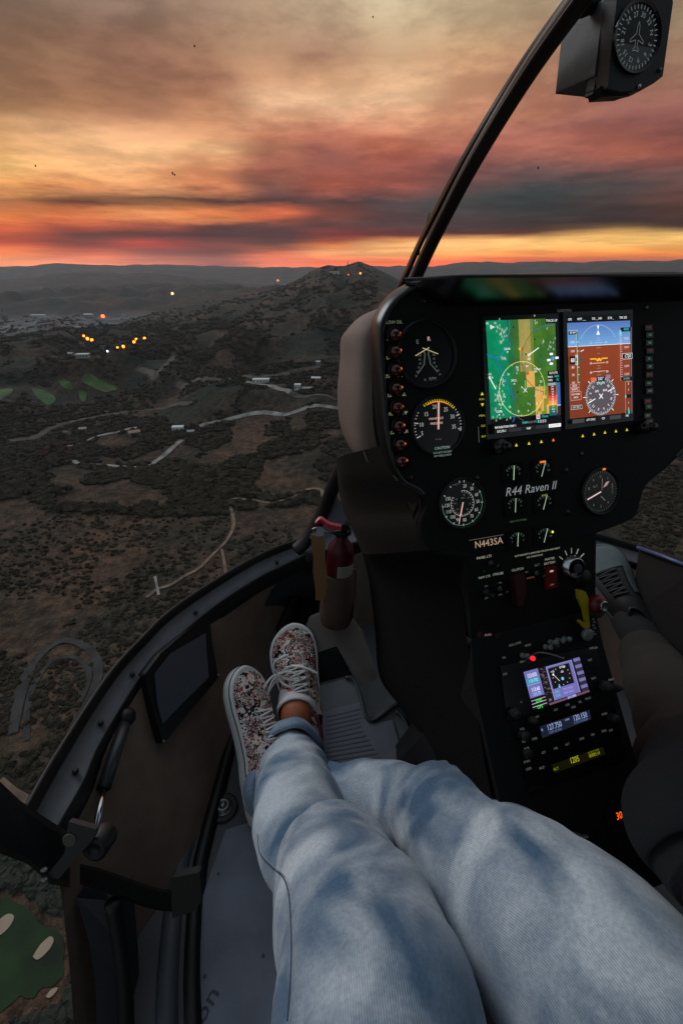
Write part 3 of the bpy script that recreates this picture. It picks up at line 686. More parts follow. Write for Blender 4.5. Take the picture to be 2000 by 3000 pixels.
# sill under the door opening
mb = MB(); S3 = [((225,2630,.66),(345,2640,.68)), ((262,2760,.66),(352,2760,.68)), ((280,2880,.66),(362,2880,.68)), ((286,3080,.66),(370,3080,.68))]
rows = [[P(*a)+CX*.06, P(*a), P(*c), P(*c)+CX*.05] for a, c in S3]; mb.grid(rows, mat('sill_blue_grey', (40, 44, 52), .5)); mb.build('door_sill', heli, smooth=False)
mb = MB(); mb.tube(spline([P(330, 2640, .665), P(352, 2760, .665), P(366, 2880, .665), P(374, 3090, .665)], 4), .011, BLK, 10); mb.build('door_seal', heli, smooth=True)
# roof, back wall and far door: close the cabin where the photo cannot see
SH = mat('cabin_headliner', (60, 56, 52), .9)
mb = MB(); mb.prism([H(XC-.60, .22, .44), H(XC+.60, .22, .44), H(XC+.62, -1.3, .40), H(XC-.62, -1.3, .40)], (0, 0, .04), SH); mb.build('roof', heli)
mb = MB(); mb.prism([H(XC-.64, -1.3, ZF), H(XC+.64, -1.3, ZF), H(XC+.6, -1.3, .42), H(XC-.6, -1.3, .42)], -HF*.03, SH); mb.build('rear_bulkhead', heli)
mb = MB(); mb.prism([H(XC+.70, .42, ZF), H(XC+.70, -1.3, ZF), H(XC+.72, -1.3, -.35), H(XC+.72, .42, -.35)], HR*.03, SH); mb.build('far_door', heli)
# pocket on the far side with a bluish highlight painted along its upper edge
mb = MB(); q = [P(u, v, d) for u, v, d in [(1870,1608,1.12),(2040,1668,.95),(2120,1990,.85),(1880,1990,1.02),(1845,1800,1.08)]]
mb.prism(q, HR*.03, BLKM); dp = mb.build('door_pocket', heli)
mb = MB(); mb.tube([P(1866, 1604, 1.115), P(1940, 1630, 1.03), P(2060, 1678, .94)], .0045, mat('pocket_highlight', (70, 84, 130), .35), 8); mb.build('pocket_highlight', dp, smooth=True)
# windscreen glass
gl_ = bpy.data.materials.new('windscreen_glass'); gl_.use_nodes = True; tg = gl_.node_tree; tg.nodes.clear()
o_ = tg.nodes.new('ShaderNodeOutputMaterial'); mx = tg.nodes.new('ShaderNodeMixShader'); tr = tg.nodes.new('ShaderNodeBsdfTransparent'); gy = tg.nodes.new('ShaderNodeBsdfGlossy')
tr.inputs[0].default_value = (.985, .985, .98, 1); gy.inputs['Roughness'].default_value = .03; mx.inputs[0].default_value = .03
tg.links.new(tr.outputs[0], mx.inputs[1]); tg.links.new(gy.outputs[0], mx.inputs[2]); tg.links.new(mx.outputs[0], o_.inputs[0])
prof = [(-.66, 1.0, 1.0), (-.45, 1.03, 1.02), (-.2, .99, 1.0), (0, .90, .96), (.12, .80, .92), (.22, .68, .88), (.30, .52, .84), (.38, .36, .80), (.435, .22, .78)]
mb = MB(); rows = []
for z_, ky, kw in prof:
    row = []
    for p in RO[::2]:
        x, y = (p@HR-XC), p@HF; out = 1.02
        yb = .25; yy = yb+(y-yb)*(((1.0*ky+.0)*1.13-yb)/(1.13-yb)) if y > yb else y
        row.append(H(XC+x*kw*out, yy+.012 if z_ > -.6 else yy, z_))
    rows.append(row)
mb.grid(rows, gl_); wsg = mb.build('windscreen_glass', heli, smooth=True)

for k, (u, v, l_) in enumerate([(570, 135, 6), (506, 508, 7), (512, 512, 5), (105, 486, 5), (1092, 50, 4), (1575, 492, 6)]):
    mb = MB(); mb.ball(P(u, v, .72), .0011, mat('dried_splat', (40, 30, 26), .8), 6, (1.1, .4, l_*.28)); mb.build('insect_mark', wsg)
# ------------------------------------------------------------------ instrument panel
A1 = radians(20.5); D1 = -Z*cos(A1)-HF*sin(A1)
A2 = radians(41); D2 = -Z*cos(A2)-HF*sin(A2)
O1 = P(1419, 941, .544); F1 = Fr(O1, HR, D1)
rj = ray(1500, 1845); O2 = rj*((O1@F1.N)/(rj@F1.N)); F2 = Fr(O2, HR, D2)
px = F1.px
def q1(u, v): return F1.px(u, v)
panel = thing('instrument_panel', F1.p(.06, .27, -.1), 'black instrument panel with two lit flight displays and round gauges', 'instrument panel')
left = [(-.043,.284),(-.086,.27),(-.101,.254),(-.103,.23),(-.093,.21),(-.102,.190),(-.125,.173),(-.136,.134),(-.1365,.075),(-.134,.013),(-.126,-.010),(-.107,-.030),(-.080,-.043)]
right = [(-.03,-.047),(.10,-.050),(.22,-.052),(.31,-.052),(.34,-.044),(.356,-.015),(.36,.03),(.36,.12),(.345,.165),(.313,.187),(.282,.208),(.245,.228),(.232,.255),(.22,.273),(.158,.284)]
out_ = [tuple(p) for p in spline(left, 4)[:-1]]+[tuple(p) for p in spline([left[-1]]+right, 3)]
OPEN = out_[[k for k, p in enumerate(out_) if p[1] < .196][0]:]; OPEN = OPEN[:[k for k, p in enumerate(OPEN) if p[1] > .20 and p[0] > .2][0]]
def rings(specs, m, name, par=panel, cap=True, closed=True, smooth=True):
    """specs: (grow, c, topshift) - loft the outline along the panel normal / forward"""
    cx_, cy_ = .11, .10; rows = []
    for sp in specs:
        g_, c = sp[:2]; row = []
        for a, b_ in (out_ if closed else OPEN):
            dx, dy = a-cx_, b_-cy_; l = sqrt(dx*dx+dy*dy)
            if len(sp) > 2: g_ = sp[0]+(.014*max(0, min(1, (b_-.04)/.12)) if a < 0 else 0); b_ = min(b_, .182)+max(0, min(1, (.10-b_)/.16))*sp[2]
            q = F1.p(a+dx/l*g_, b_+dy/l*g_, 0)
            row.append(q-HF*c)
        rows.append(row)
    mb = MB(); mb.grid(rows, m, closed, cap); return mb.build(name, par, smooth=smooth)
# face plate
mb = MB(); F1.boxp(mb, out_, -.012, 0, BLKM); mb.build('face_plate', panel)
# lip all round the face
rings([(-.004, .0), (-.002, .004), (.001, .005), (.0035, .002), (.004, -.02), (.001, -.03)], mat('panel_lip', (15, 15, 16), .32), 'edge_lip', cap=False, closed=False)
# concave glossy brow between lip and displays
ts = np.linspace(-.100, .350, 46); rows = []; rowt = []
def sm(x): x = max(0, min(1, x)); return x*x*(3-2*x)
for a in ts:
    k_ = sm((a+.100)/.05)*sm((.352-a)/.03); lb, lc = -.0455+.011*k_, .040*k_+.0012; bb, bc = -.017-.024*(1-k_), .0007
    rows.append([F1.p(a, lb*(1-f_)+bb*f_, lc*(1-f_)+bc*f_+.0015*sin(f_*pi)) for f_ in np.linspace(0, 1, 9)])
    rowt.append([F1.p(a, lb, lc), F1.p(a, lb-.002, lc+.001), F1.p(a, lb-.004, lc-.001), F1.p(a, -.0505+.004*(1-k_), 0)-HF*0])
mb = MB(); mb.grid(rowt, BLK); mb.build('glare_hood', panel, smooth=True)
mb = MB(); mb.grid(rows, mat('brow_gloss', (96, 96, 96), .27, 1)); mb.build('glare_brow', panel, smooth=True)
# pod body
rings([(.001, -.02), (-.004, -.035), (-.010, -.07, .02)], BLK, 'pod_gasket', cap=False)
POD = rings([(-.004, -.052, .028), (.004, -.056, .03), (.008, -.075, .034), (.009, -.12, .045), (.004, -.155, .056), (-.008, -.18, .07), (-.04, -.20, .09)], BRN2, 'pod_cover')
WHT = E((225, 225, 218), .36); DIM = E((165, 167, 160), .17); GRN = E((90, 170, 110), .25); YEL = E((235, 225, 40), .8); ORG = E((255, 120, 30), .9)
PINK = E((240, 190, 180), .7); CYN = E((60, 230, 220), .8); TICKG = E((120, 190, 150), .35)
DIAL = mat('dial_black', (11, 11, 12), .3)
def gauge(fr, u, v, r, name='gauge', par=panel, lab=None):
    a, b_ = fr.px(u, v); mb = MB()
    fr.lathe(mb, a, b_, [(r*1.14, .0002), (r*1.14, .003), (r*1.08, .005), (r*1.02, .0035), (r, .001)], BLK, 40)
    fr.disc(mb, a, b_, r*1.01, DIAL, .0012, 40)
    return mb.build(name, par, smooth=False), a, b_
def ticks(fr, mb, a, b_, r0, r1, t0, t1, n, w_, m, c=.0018, skip=()):
    for k in range(n):
        if k in skip: continue
        th = radians(t0+(t1-t0)*k/(n-1)); fr.line(mb, [(a+r0*sin(th), b_-r0*cos(th)), (a+r1*sin(th), b_-r1*cos(th))], w_, m, c)
# airspeed
g, a, b_ = gauge(F1, 1352, 1474, .0285); mb = MB(); R_ = .0285
ticks(F1, mb, a, b_, R_*.90, R_*1.0, 8, 280+75, 13, .0009, WHT); F1.arc(mb, a, b_, R_*.97, .0006, TICKG, .0017, 60, 275)
F1.arc(mb, a, b_, R_*.56, .0005, WHT, .0017, 0, 305); ticks(F1, mb, a, b_, R_*.56, R_*.47, 0, 305, 24, .0005, WHT)
for st, th in [('20', 12), ('30', 40), ('40', 68), ('50', 92), ('60', 120), ('70', 147), ('80', 176), ('90', 202), ('100', 224), ('110', 248), ('120', 270), ('130', 292)]:
    F1.text(mb, st, a+R_*.75*sin(radians(th)), b_-R_*.75*cos(radians(th)), .0045, WHT, .0018, xs=.8)
for st, th in [('20', 15), ('40', 55), ('60', 100), ('80', 145), ('120', 230), ('140', 275), ('160', 305)]:
    F1.text(mb, st, a+R_*.36*sin(radians(th)), b_-R_*.36*cos(radians(th)), .0023, DIM, .0018, xs=.8)
F1.text(mb, 'KNOTS', a-R_*.28, b_-R_*.85, .002, DIM, .0018); F1.text(mb, 'MPH', a+.001, b_-R_*.22, .002, DIM, .0018)
mb.build('dial_markings', g)
mb = MB(); th = radians(196); F1.line(mb, [(a-R_*.05*sin(th), b_+R_*.05*cos(th)), (a+R_*.55*sin(th), b_-R_*.55*cos(th))], .0016, PINK, .0024); F1.line(mb, [(a+R_*.55*sin(th), b_-R_*.55*cos(th)), (a+R_*.93*sin(th), b_-R_*.93*cos(th))], .0008, PINK, .0024); mb.build('needle', g)
# manifold pressure
g, a, b_ = gauge(F1, 1281, 1248, .0315); mb = MB(); R_ = .0315
ticks(F1, mb, a, b_, R_*.93, R_*.99, -112, -55, 9, .0008, WHT, skip=(0, 5)); ticks(F1, mb, a, b_, R_*.82, R_*.99, -112, -79, 2, .0012, WHT)
ticks(F1, mb, a, b_, R_*.9, R_*.99, -33, 48, 15, .0007, YEL); ticks(F1, mb, a, b_, R_*.91, R_*.99, 48, 105, 9, .0008, WHT); ticks(F1, mb, a, b_, R_*.84, R_*.99, 68, 102, 2, .0012, WHT)
F1.arc(mb, a, b_, R_*.9, .0012, ORG, .0017, -25, 30); F1.arc(mb, a, b_, R_*.9, .0009, E((190, 150, 60), .5), .0017, 30, 48)
for st, th, rr in [('5', -108, .72), ('10', -82, .70), ('15', -45, .66), ('20', -8, .72), ('25', 32, .68), ('30', 65, .68), ('35', 98, .66)]:
    F1.text(mb, st, a+R_*rr*sin(radians(th)), b_-R_*rr*cos(radians(th)), .005, WHT, .0018, xs=.85)
F1.text(mb, 'MANIFOLD', a-.002, b_-R_*.28, .0027, PINK, .0018); F1.text(mb, 'PRESSURE', a-.002, b_-R_*.1, .0027, PINK, .0018)
F1.text(mb, 'IN. HG', a-.001, b_+R_*.50, .0019, DIM, .0018); F1.text(mb, 'CAUTION', a+.001, b_+R_*.83, .0032, E((190, 215, 200), .4), .0062)
mb.build('dial_markings', g)
mb = MB(); F1.text(mb, 'DO NOT EXCEED', a+.001, b_+R_*1.0, .0022, E((190, 215, 200), .3), .0062); F1.text(mb, 'MP TABLE LIMITS', a+.001, b_+R_*1.12, .0022, E((190, 215, 200), .3), .0062); mb.build('caution_lettering', g)
mb = MB(); F1.line(mb, [(a-.0005, b_+.004), (a+.0022, b_-R_*.87)], .0022, PINK, .0026); mb.build('needle', g)
# dual tachometer
g, a, b_ = gauge(F1, 1247, 1040, .0345); mb = MB(); R_ = .0345
for s_ in (-1, 1):
    pts = [(a+s_*R_*(.05+.02*abs(k)), b_+R_*(k*.1)) for k in range(-1, 3)]+[(a+s_*R_*(.10+.26*((k-3)/3.)), b_+R_*(.2+.1*(k-2))) for k in range(3, 7)]
    F1.line(mb, pts, .0005, DIM, .0018)
    for i_ in range(len(pts)-1):
        for f_ in (0, .33, .66):
            x_, y_ = pts[i_][0]*(1-f_)+pts[i_+1][0]*f_, pts[i_][1]*(1-f_)+pts[i_+1][1]*f_; F1.line(mb, [(x_, y_), (x_+s_*.0016, y_)], .0004, DIM, .0018)
    for k, st in enumerate(['100', '90', '80', '70', '60', '50']):
        F1.text(mb, st, a+s_*R_*(.26+.0*k+(.06*max(0, k-2))), b_+R_*(.02+.13*k), .0025, DIM, .0018, xs=.85)
F1.text(mb, 'E', a-R_*.30, b_-R_*.42, .0048, DIM, .0018); F1.text(mb, 'R', a+R_*.12, b_-R_*.50, .0048, PINK, .0018); F1.text(mb, 'RPM', a+R_*.16, b_+R_*.80, .0036, DIM, .0018); F1.text(mb, '%', a-R_*.12, b_+R_*.82, .003, DIM, .0018)
mb.build('dial_markings', g)
mb = MB(); yw = E((225, 210, 150), .6)
F1.line(mb, [(a+R_*.10, b_-R_*.22), (a-R_*.42, b_+R_*.02)], .0009, yw, .0026); F1.line(mb, [(a-R_*.14, b_-R_*.22), (a+R_*.42, b_+R_*.0)], .0008, yw, .0024); mb.build('needle', g)
# small engine gauges, two columns, three rows
for k, (u, v, st) in enumerate([(1500,1385,0),(1585,1375,1),(1505,1480,0),(1590,1472,1),(1512,1580,0),(1592,1568,1)]):
    a, b_ = F1.px(u, v); mb = MB(); F1.boxp(mb, [(a-.016, b_-.013), (a+.016, b_-.013), (a+.016, b_+.013), (a-.016, b_+.013)], 0, .0015, mat('small_dial', (8, 8, 8), .75, spec=.2)); g = mb.build('small_gauge', panel)
    mb = MB(); F1.arc(mb, a, b_+.004, .013, .0005, E((70, 120, 90), .2), .0019, -55, 55, 14); ticks(F1, mb, a, b_+.004, .010, .013, -50, 50, 6, .0006, DIM, .0021)
    for q, (x_, st2) in enumerate([(-.008, ('F', '50', 'E', '10', 'F', '75')[k]), (.009, ('E', '150', 'F', '35', 'E', '250')[k])]): F1.text(mb, st2, a+x_, b_+.002, .0022, DIM, .0019)
    if k in (1, 3): F1.rect(mb, a-.004, b_-.011, a+.005, b_-.0085, ORG if k == 1 else E((150, 150, 60), .3), .0023)
    if k == 5: F1.disc(mb, a+.012, b_-.003, .0016, E((240, 250, 60), 1.2), .0023)
    mb.build('dial_markings', g)
    mb = MB(); sl = .001 if k % 2 == 0 else .004
    F1.line(mb, [(a-sl*.6, b_+.009), (a+sl, b_-.009)], .0010, E((190, 220, 190), .6) if k else E((200, 235, 200), .7), .0027); mb.build('needle', g)
mb = MB(); F1.text(mb, 'R44 Raven II', *q1(1555, 1432), .0112, E((190, 195, 195), .32), .0008, xs=.98, shear=.25); mb.build('model_lettering', panel)
mb = MB(); F1.text(mb, 'AUX 17.0 US GAL', *q1(1516, 1525), .0024, GRN, .0008); F1.text(mb, '30.5 US GAL', *q1(1520, 1556), .0024, GRN, .0008)
mb.build('fuel_lettering', panel); mb = MB(); F1.text(mb, 'N443SA', *q1(1430, 1590), .0092, E((225, 190, 160), .45), .0008, xs=.95); F1.line(mb, [q1(1372, 1583), q1(1472, 1566)], .0006, DIM, .0008)
mb.build('registration_plate', panel); mb = MB(); F1.text(mb, 'ROTORCRAFT IS APPROVED FOR DAY AND NIGHT', *q1(1573, 1617), .0024, E((215, 215, 185), .4), .0008, xs=.92); F1.text(mb, 'VFR OPERATIONS', *q1(1564, 1629), .0023, E((215, 215, 185), .35), .0008)
mb.build('approval_lettering', panel); mb = MB(); F1.text(mb, 'PANEL LTS', *q1(1416, 1632), .0033, E((215, 215, 185), .4), .0008); F1.text(mb, 'NAV LTS', *q1(1417, 1690), .0032, E((200, 210, 190), .35), .0008); F1.text(mb, 'STROBE', *q1(1457, 1681), .0032, E((200, 210, 190), .35), .0008)
mb.build('switch_lettering', panel); mb = MB(); F1.text(mb, 'CLUTCH', *q1(1514, 1668), .0033, E((200, 210, 190), .35), .0008); F1.text(mb, 'ALT', *q1(1571, 1655), .0033, DIM, .0008); F1.text(mb, 'MASTER', *q1(1608, 1637), .0032, E((200, 200, 180), .4), .0008); F1.text(mb, 'BATTERY', *q1(1608, 1649), .0032, E((200, 200, 180), .4), .0008)
for st, u, v in [('+', 1436, 1657), ('-', 1416, 1672), ('ON', 1422, 1717), ('ON', 1463, 1707), ('OFF', 1423, 1752), ('OFF', 1463, 1742), ('ENGAGE', 1552, 1692), ('OFF', 1540, 1676)]:
    F1.text(mb, st, *q1(u, v), .0022 if st not in '+-' else .004, E((200, 120, 110), .3) if st == 'ENGAGE' else DIM, .0008)
mb.build('switch_lettering', panel); mb = MB(); F1.text(mb, 'GARMIN', *q1(1650, 911), .0038, E((120, 120, 118), .25), .0008, xs=1.1)
mb.build('maker_lettering', panel)
# altimeter
g, a, b_ = gauge(F1, 1755, 1440, .0285); mb = MB(); R_ = .0285
for st, th in [('0', 0), ('1', 36), ('2', 72), ('4', 144), ('5', 180), ('6', 216), ('8', 288), ('9', 324)]:
    F1.text(mb, st, a+R_*.72*sin(radians(th)), b_-R_*.72*cos(radians(th)), .0042, DIM, .0018)
F1.text(mb, 'ALT', a-R_*.32, b_-R_*.28, .0034, DIM, .0018); F1.text(mb, 'CALIBRATED', a+R_*.68, b_-.002, .0018, DIM, .0018, rot=pi/2)
ticks(F1, mb, a, b_, R_*.88, R_*.98, 0, 352, 45, .0004, DIM); F1.rect(mb, a+.0, b_-R_*1.12, a+.005, b_-R_*1.02, ORG, .0056); mb.build('dial_markings', g)
mb = MB(); F1.line(mb, [(a, b_), (a-.024*.96, b_+.008)], .0017, E((240, 215, 210), .75), .0026); F1.line(mb, [(a+.001, b_-.002), (a+.002, b_-.018)], .0012, DIM, .0028)
F1.poly(mb, [(a+.003, b_-.005), (a+.008, b_-.012), (a+.014, b_-.013), (a+.009, b_-.007)], E((220, 180, 180), .45), .0028); F1.line(mb, [(a-.001, b_+.006), (a+.006, b_+.013)], .0016, DIM, .0028); mb.build('needle', g)
# warning lamps down the left edge
LENS = mat('amber_lens', (70, 20, 10), .15, spec=.8)
for k, (u, v, st) in enumerate([(1153,985,'LOW OIL'),(1155,1034,'GOV OFF'),(1156,1087,'LOW RPM'),(1158,1141,'STARTER ON'),(1161,1196,'LOW FUEL'),(1165,1250,'FUEL PUMP'),(1168,1304,'OIL FILTER'),(1173,1352,'ALT')]):
    a, b_ = F1.px(u, v); mb = MB(); F1.lathe(mb, a, b_, [(.0095, 0), (.0095, .004), (.0085, .005), (.0078, .004), (.0078, .001)], BLK, 20)
    g = mb.build('warning_light', panel, smooth=False); mb = MB(); F1.lathe(mb, a, b_, [(.0076, .002), (.0072, .006), (.005, .009), (.002, .0102), (.0001, .0103)], LENS, 18); mb.build('lens', g, smooth=True)
    mb = MB(); F1.disc(mb, a+.0038, b_-.001, .0014, E((255, 110, 30), .9 if k not in (0, 4) else .3), .0094, 8); mb.build('lit_filament', g)
    mb = MB(); F1.text(mb, st, a+.0015, b_-.0148, .0037, E((190, 205, 165), .42 if k else .15), .0008, xs=.92); mb.build('caption', g)
# ---- flight displays
def bezel(u0, v0, u1, v1, u2, v2, u3, v3, grow=.005):
    mb = MB(); q = [q1(u0, v0), q1(u1, v1), q1(u2, v2), q1(u3, v3)]; cx_ = sum(p[0] for p in q)/4; cy_ = sum(p[1] for p in q)/4
    F1.boxp(mb, [(x+(grow if x > cx_ else -grow), y+(grow if y > cy_ else -grow)) for x, y in q], 0, .0016, GLB); return mb.build('flight_display', panel, bevel=.0006)
def z2(x, y): return F1.px(1400+.29337*x, 910+.29337*y)
class Scr:
    """drawing on a lit screen in a local parallelogram, later drawings lie above"""
    def __init__(s, fr, m): s.fr = fr; s.mb = MB(); s.c = .0018; s.z = m
    def up(s): s.c += .00003
    def rect(s, x0, y0, x1, y1, m):
        s.up(); s.fr.poly(s.mb, [s.z(x0, y0), s.z(x1, y0), s.z(x1, y1), s.z(x0, y1)], m, s.c)
    def poly(s, pts, m): s.up(); s.fr.poly(s.mb, [s.z(*p) for p in pts], m, s.c)
    def line(s, pts, w_, m): s.up(); s.fr.line(s.mb, [s.z(*p) for p in pts], w_, m, s.c)
    def text(s, st, x, y, h, m, **k): s.up(); s.fr.text(s.mb, st, *s.z(x, y), h, m, s.c, **k)
    def arc(s, x, y, r, w_, m, **k): s.up(); a, b_ = s.z(x, y); s.fr.arc(s.mb, a, b_, r, w_, m, s.c, **k)
    def disc(s, x, y, r, m): s.up(); a, b_ = s.z(x, y); s.fr.disc(s.mb, a, b_, r, m, s.c)
K = 1.0
# map display; local 0..100 x 0..134 mm
S1 = bezel(1419, 941, 1622, 932, 1629, 1252, 1432, 1275)
s = Scr(F1, lambda x, y: (x*.001, y*.001))
def mm(X_, Y_):
    a, b_ = z2(X_, Y_); return a*1000, b_*1000
s.rect(0, 0, 98.5, 134, E((8, 8, 10), .3))
NX, NY = 24, 30; rs = random.Random(3)
for ix in range(NX):
    for iy in range(NY):
        fx = ix/(NX-1); fy = iy/(NY-1); n_ = noise.noise(Vector((fx*6, fy*6, 1.3)))+rs.uniform(-.25, .25)
        if fx < .38+.05*n_: c = (0, int(128+12*n_), int(88+10*n_)) if fx < .30 else (28, int(112+14*n_), 60)
        elif .46 < fx < .66 and fy < .55: c = (150+int(22*n_), 140+int(15*n_), 72) if fx < .62 else (110, 122, 55)
        elif .55 < fx < .68 and .5 < fy < .72: c = (215, 165, 85) if n_ > -.1 else (150, 150, 72)
        elif fx > .66 and .72 < fy: c = (200+int(20*n_), 160, 82) if n_ > 0 else (118, 128, 48)
        else: c = (int(62+18*n_), int(108+16*n_), 38)
        c = tuple(max(0, min(255, (q//8)*8)) for q in c)
        F1.rect(s.mb, ix*.0985/NX, iy*.116/NY, (ix+1)*.0985/NX, (iy+1)*.116/NY, E(c, 1.05), .0019)
s.c = .00195; W_ = E((245, 245, 245), 1.1); Bk = E((6, 6, 8), .3); BLU = E((40, 90, 190), 1); GYL = E((70, 80, 90), 1)
def ln(pts, w_, m): s.line([mm(*p) for p in pts], w_, m)
ln([(358, 100), (355, 500), (352, 1040)], .0011, GYL); ln([(75, 440), (170, 480), (250, 660), (352, 900)], .0011, BLU); ln([(352, 1040), (345, 1090), (320, 1135)], .0014, BLU)
ln([(296, 100), (300, 180), (282, 300), (310, 340), (200, 470), (160, 470)], .0009, E((60, 120, 190), .8)); ln([(500, 100), (535, 212), (620, 165), (700, 150), (750, 152)], .0009, E((50, 130, 160), .8))
ln([(535, 215), (470, 300), (430, 400), (420, 520), (460, 680), (560, 790), (635, 815)], .0008, E((110, 80, 90), .8)); ln([(352, 1040), (420, 1090), (470, 1115)], .0008, E((110, 80, 90), .8)); ln([(640, 810), (620, 930), (575, 1030)], .0008, E((130, 90, 80), .8))
a, b_ = z2(428, 785); s.up(); F1.arc(s.mb, a, b_, .0330, .0006, E((225, 225, 130), 1), s.c, n=60)
for k in range(12):
    th = radians(k*30+5); F1.line(s.mb, [(a+.033*sin(th), b_-.033*cos(th)), (a+.0312*sin(th), b_-.0312*cos(th))], .0006, E((225, 225, 130), 1), s.c+.00002)
for st, x, y in [('24', 375, 570), ('W', 475, 560), ('30', 560, 612), ('21', 290, 640), ('33', 612, 712), ('S', 240, 750), ('15', 248, 865), ('12', 302, 965), ('E', 388, 1008), ('6', 486, 1000), ('3', 570, 932)]:
    s.text(st, *mm(x, y), .0026, W_)
for st, x, y in [('10', 75, 135), ('CA46', 275, 388), ('-03', 490, 488), ('29CL', 342, 702), ('CL00', 192, 1010), ('-15', 100, 640), ('6', 128, 672), ('375nm', 575, 588)]:
    s.text(st, *mm(x, y), .0027, W_)
ln([(490, 448), (588, 376)], .0010, W_); ln([(100, 672), (162, 788)], .0010, W_)
for x, y in [(490, 448), (100, 672)]:
    q = mm(x, y); s.poly([(q[0], q[1]-2), (q[0]+1.7, q[1]), (q[0], q[1]+2), (q[0]-1.7, q[1])], W_); s.disc(q[0], q[1], .0007, GYL)
for x, y in [(277, 418), (344, 735), (194, 1042), (420, 770)]: s.disc(*mm(x, y), .0010, E((225, 200, 230), 1))
RED = E((200, 25, 20), 1.0)
for x, y in [(424, 382), (476, 625), (572, 1035)]:
    q = mm(x, y); s.poly([(q[0]-1.6, q[1]+2.4), (q[0], q[1]-2.6), (q[0]+1.6, q[1]+2.4)], RED)
q = mm(396, 384); s.poly([(q[0]-1.4, q[1]+1.6), (q[0], q[1]-1.8), (q[0]+1.4, q[1]+1.6)], E((240, 210, 40), 1))
for cx_, cy_, n_, sp in [(190, 170, 12, 38), (235, 240, 8, 30), (205, 310, 6, 22), (230, 490, 6, 12), (225, 700, 6, 15), (180, 850, 22, 34), (200, 930, 10, 24), (190, 1070, 8, 45), (550, 120, 4, 20), (615, 320, 3, 8), (695, 375, 7, 22), (545, 842, 4, 18), (300, 1040, 4, 40), (650, 190, 1, 2), (730, 280, 1, 2), (575, 752, 1, 2), (480, 935, 2, 14), (355, 602, 4, 12)]:
    for _ in range(n_):
        q = mm(cx_+rs.gauss(0, sp)*.8, cy_+rs.gauss(0, sp)); s.line([(q[0]-.8, q[1]+1.4), (q[0], q[1]-1.2), (q[0]+.8, q[1]+1.4)], .0004, E((215, 215, 210), .8))
for x, y in [(316, 180), (528, 302), (170, 728), (440, 448), (360, 820)]: q = mm(x, y); s.rect(q[0]-1, q[1]-1, q[0]+1, q[1]+1, E((10, 40, 30), .5))
q = mm(110, 180); s.poly([(q[0]-3.5, q[1]-3), (q[0]+3.5, q[1]), (q[0]-3, q[1]+2.5)], E((205, 215, 225), 1))
for x, y in [(690, 445), (665, 505), (690, 540), (745, 482)]: q = mm(x, y); s.rect(q[0]-2.4, q[1]-1.3, q[0]+2.4, q[1]+1.3, W_)
q = mm(703, 490); s.disc(*q, .0024, E((80, 140, 220), 1))
ln([(430, 700), (432, 790)], .0006, E((60, 240, 150), 1)); q = mm(432, 803); s.line([(q[0]-2.5, q[1]-2.5), (q[0]+2.5, q[1]+2.5)], .0006, W_); s.line([(q[0]-2.5, q[1]+2.5), (q[0]+2.5, q[1]-2.5)], .0006, W_)
s.rect(80, 1, 98, 7, Bk); s.text('TRACK UP', 89, 4, .0030, W_, xs=.85)
s.rect(81, 64, 98.3, 78, Bk); s.text('ELEV (FT)', 89.5, 66.5, .0026, W_, xs=.85); s.text('MAX', 84.5, 71.3, .0025, W_); s.text('MIN', 84.5, 75.3, .0025, W_); s.text('4425', 94, 71, .0026, CYN); s.text('-52', 95, 75, .0026, CYN)
bars = [(150, 155, 160), (80, 20, 15), (105, 25, 20), (130, 30, 28), (155, 48, 40), (205, 70, 55), (225, 95, 70), (235, 140, 70), (225, 165, 80), (80, 120, 45), (10, 120, 85), (20, 95, 95), (25, 85, 100)]
for k, c in enumerate(bars):
    s.rect(80.5, 78.5+3.1*k, 92.5, 78.5+3.1*(k+1), E(c, 1))
    if k: s.text(['', '27k', '20k', '12k', '9k', '7k', '5k', '3k', '2k', '1k', '5nm', '-1k', ''][k], 87, 80+3.1*k, .0020, W_)
s.rect(93, 78.5, 98, 108, E((60, 95, 170), 1)); s.rect(93, 108, 98, 119, E((70, 35, 40), .8)); s.line([(93, 106.5), (98, 106.5)], .0006, W_)
q = (64, 118); s.rect(63, 116, 80, 121.5, Bk); s.text('15nm', 73.5, 118.8, .0032, CYN); s.rect(61, 116, 66.5, 121.5, E((225, 215, 215), .9)); s.line([(62, 117), (65.5, 120.5)], .0007, E((150, 30, 20), .8)); s.line([(62, 120.5), (65.5, 117)], .0007, E((150, 30, 20), .8))
s.rect(0, 121.8, 98.5, 134, Bk); s.text('NAVIGATION MAP 1', 1, 128.3-1.6, .0028, W_, left=True, xs=.85); s.text('MAP', 44, 124.3, .0030, CYN); s.text('AUX FPL', 55, 124.3, .0026, E((150, 160, 165), .7)); s.rect(62.8, 122.8, 64.6, 126, CYN)
for k in range(3): s.line([(66.5+k*3.3, 123), (68+k*3.3, 123), (68+k*3.3, 126), (66.5+k*3.3, 126), (66.5+k*3.3, 123)], .0003, W_)
for k, st in enumerate(['DCLTR-1', '', 'MAP', '', 'ADVISORY']):
    x0 = 1+k*19.4; hot = st == 'ADVISORY'
    s.rect(x0, 129.4, x0+18.2, 133.6, W_ if hot else E((60, 62, 66), .7)); 
    if not hot: s.rect(x0+.4, 129.8, x0+17.8, 133.6, E((24, 25, 28), .6) if st else E((50, 52, 56), .6))
    if st: s.text(st, x0+9, 131.7, .0027, Bk if hot else W_, xs=.85)
s.mb.build('map_screen', S1)
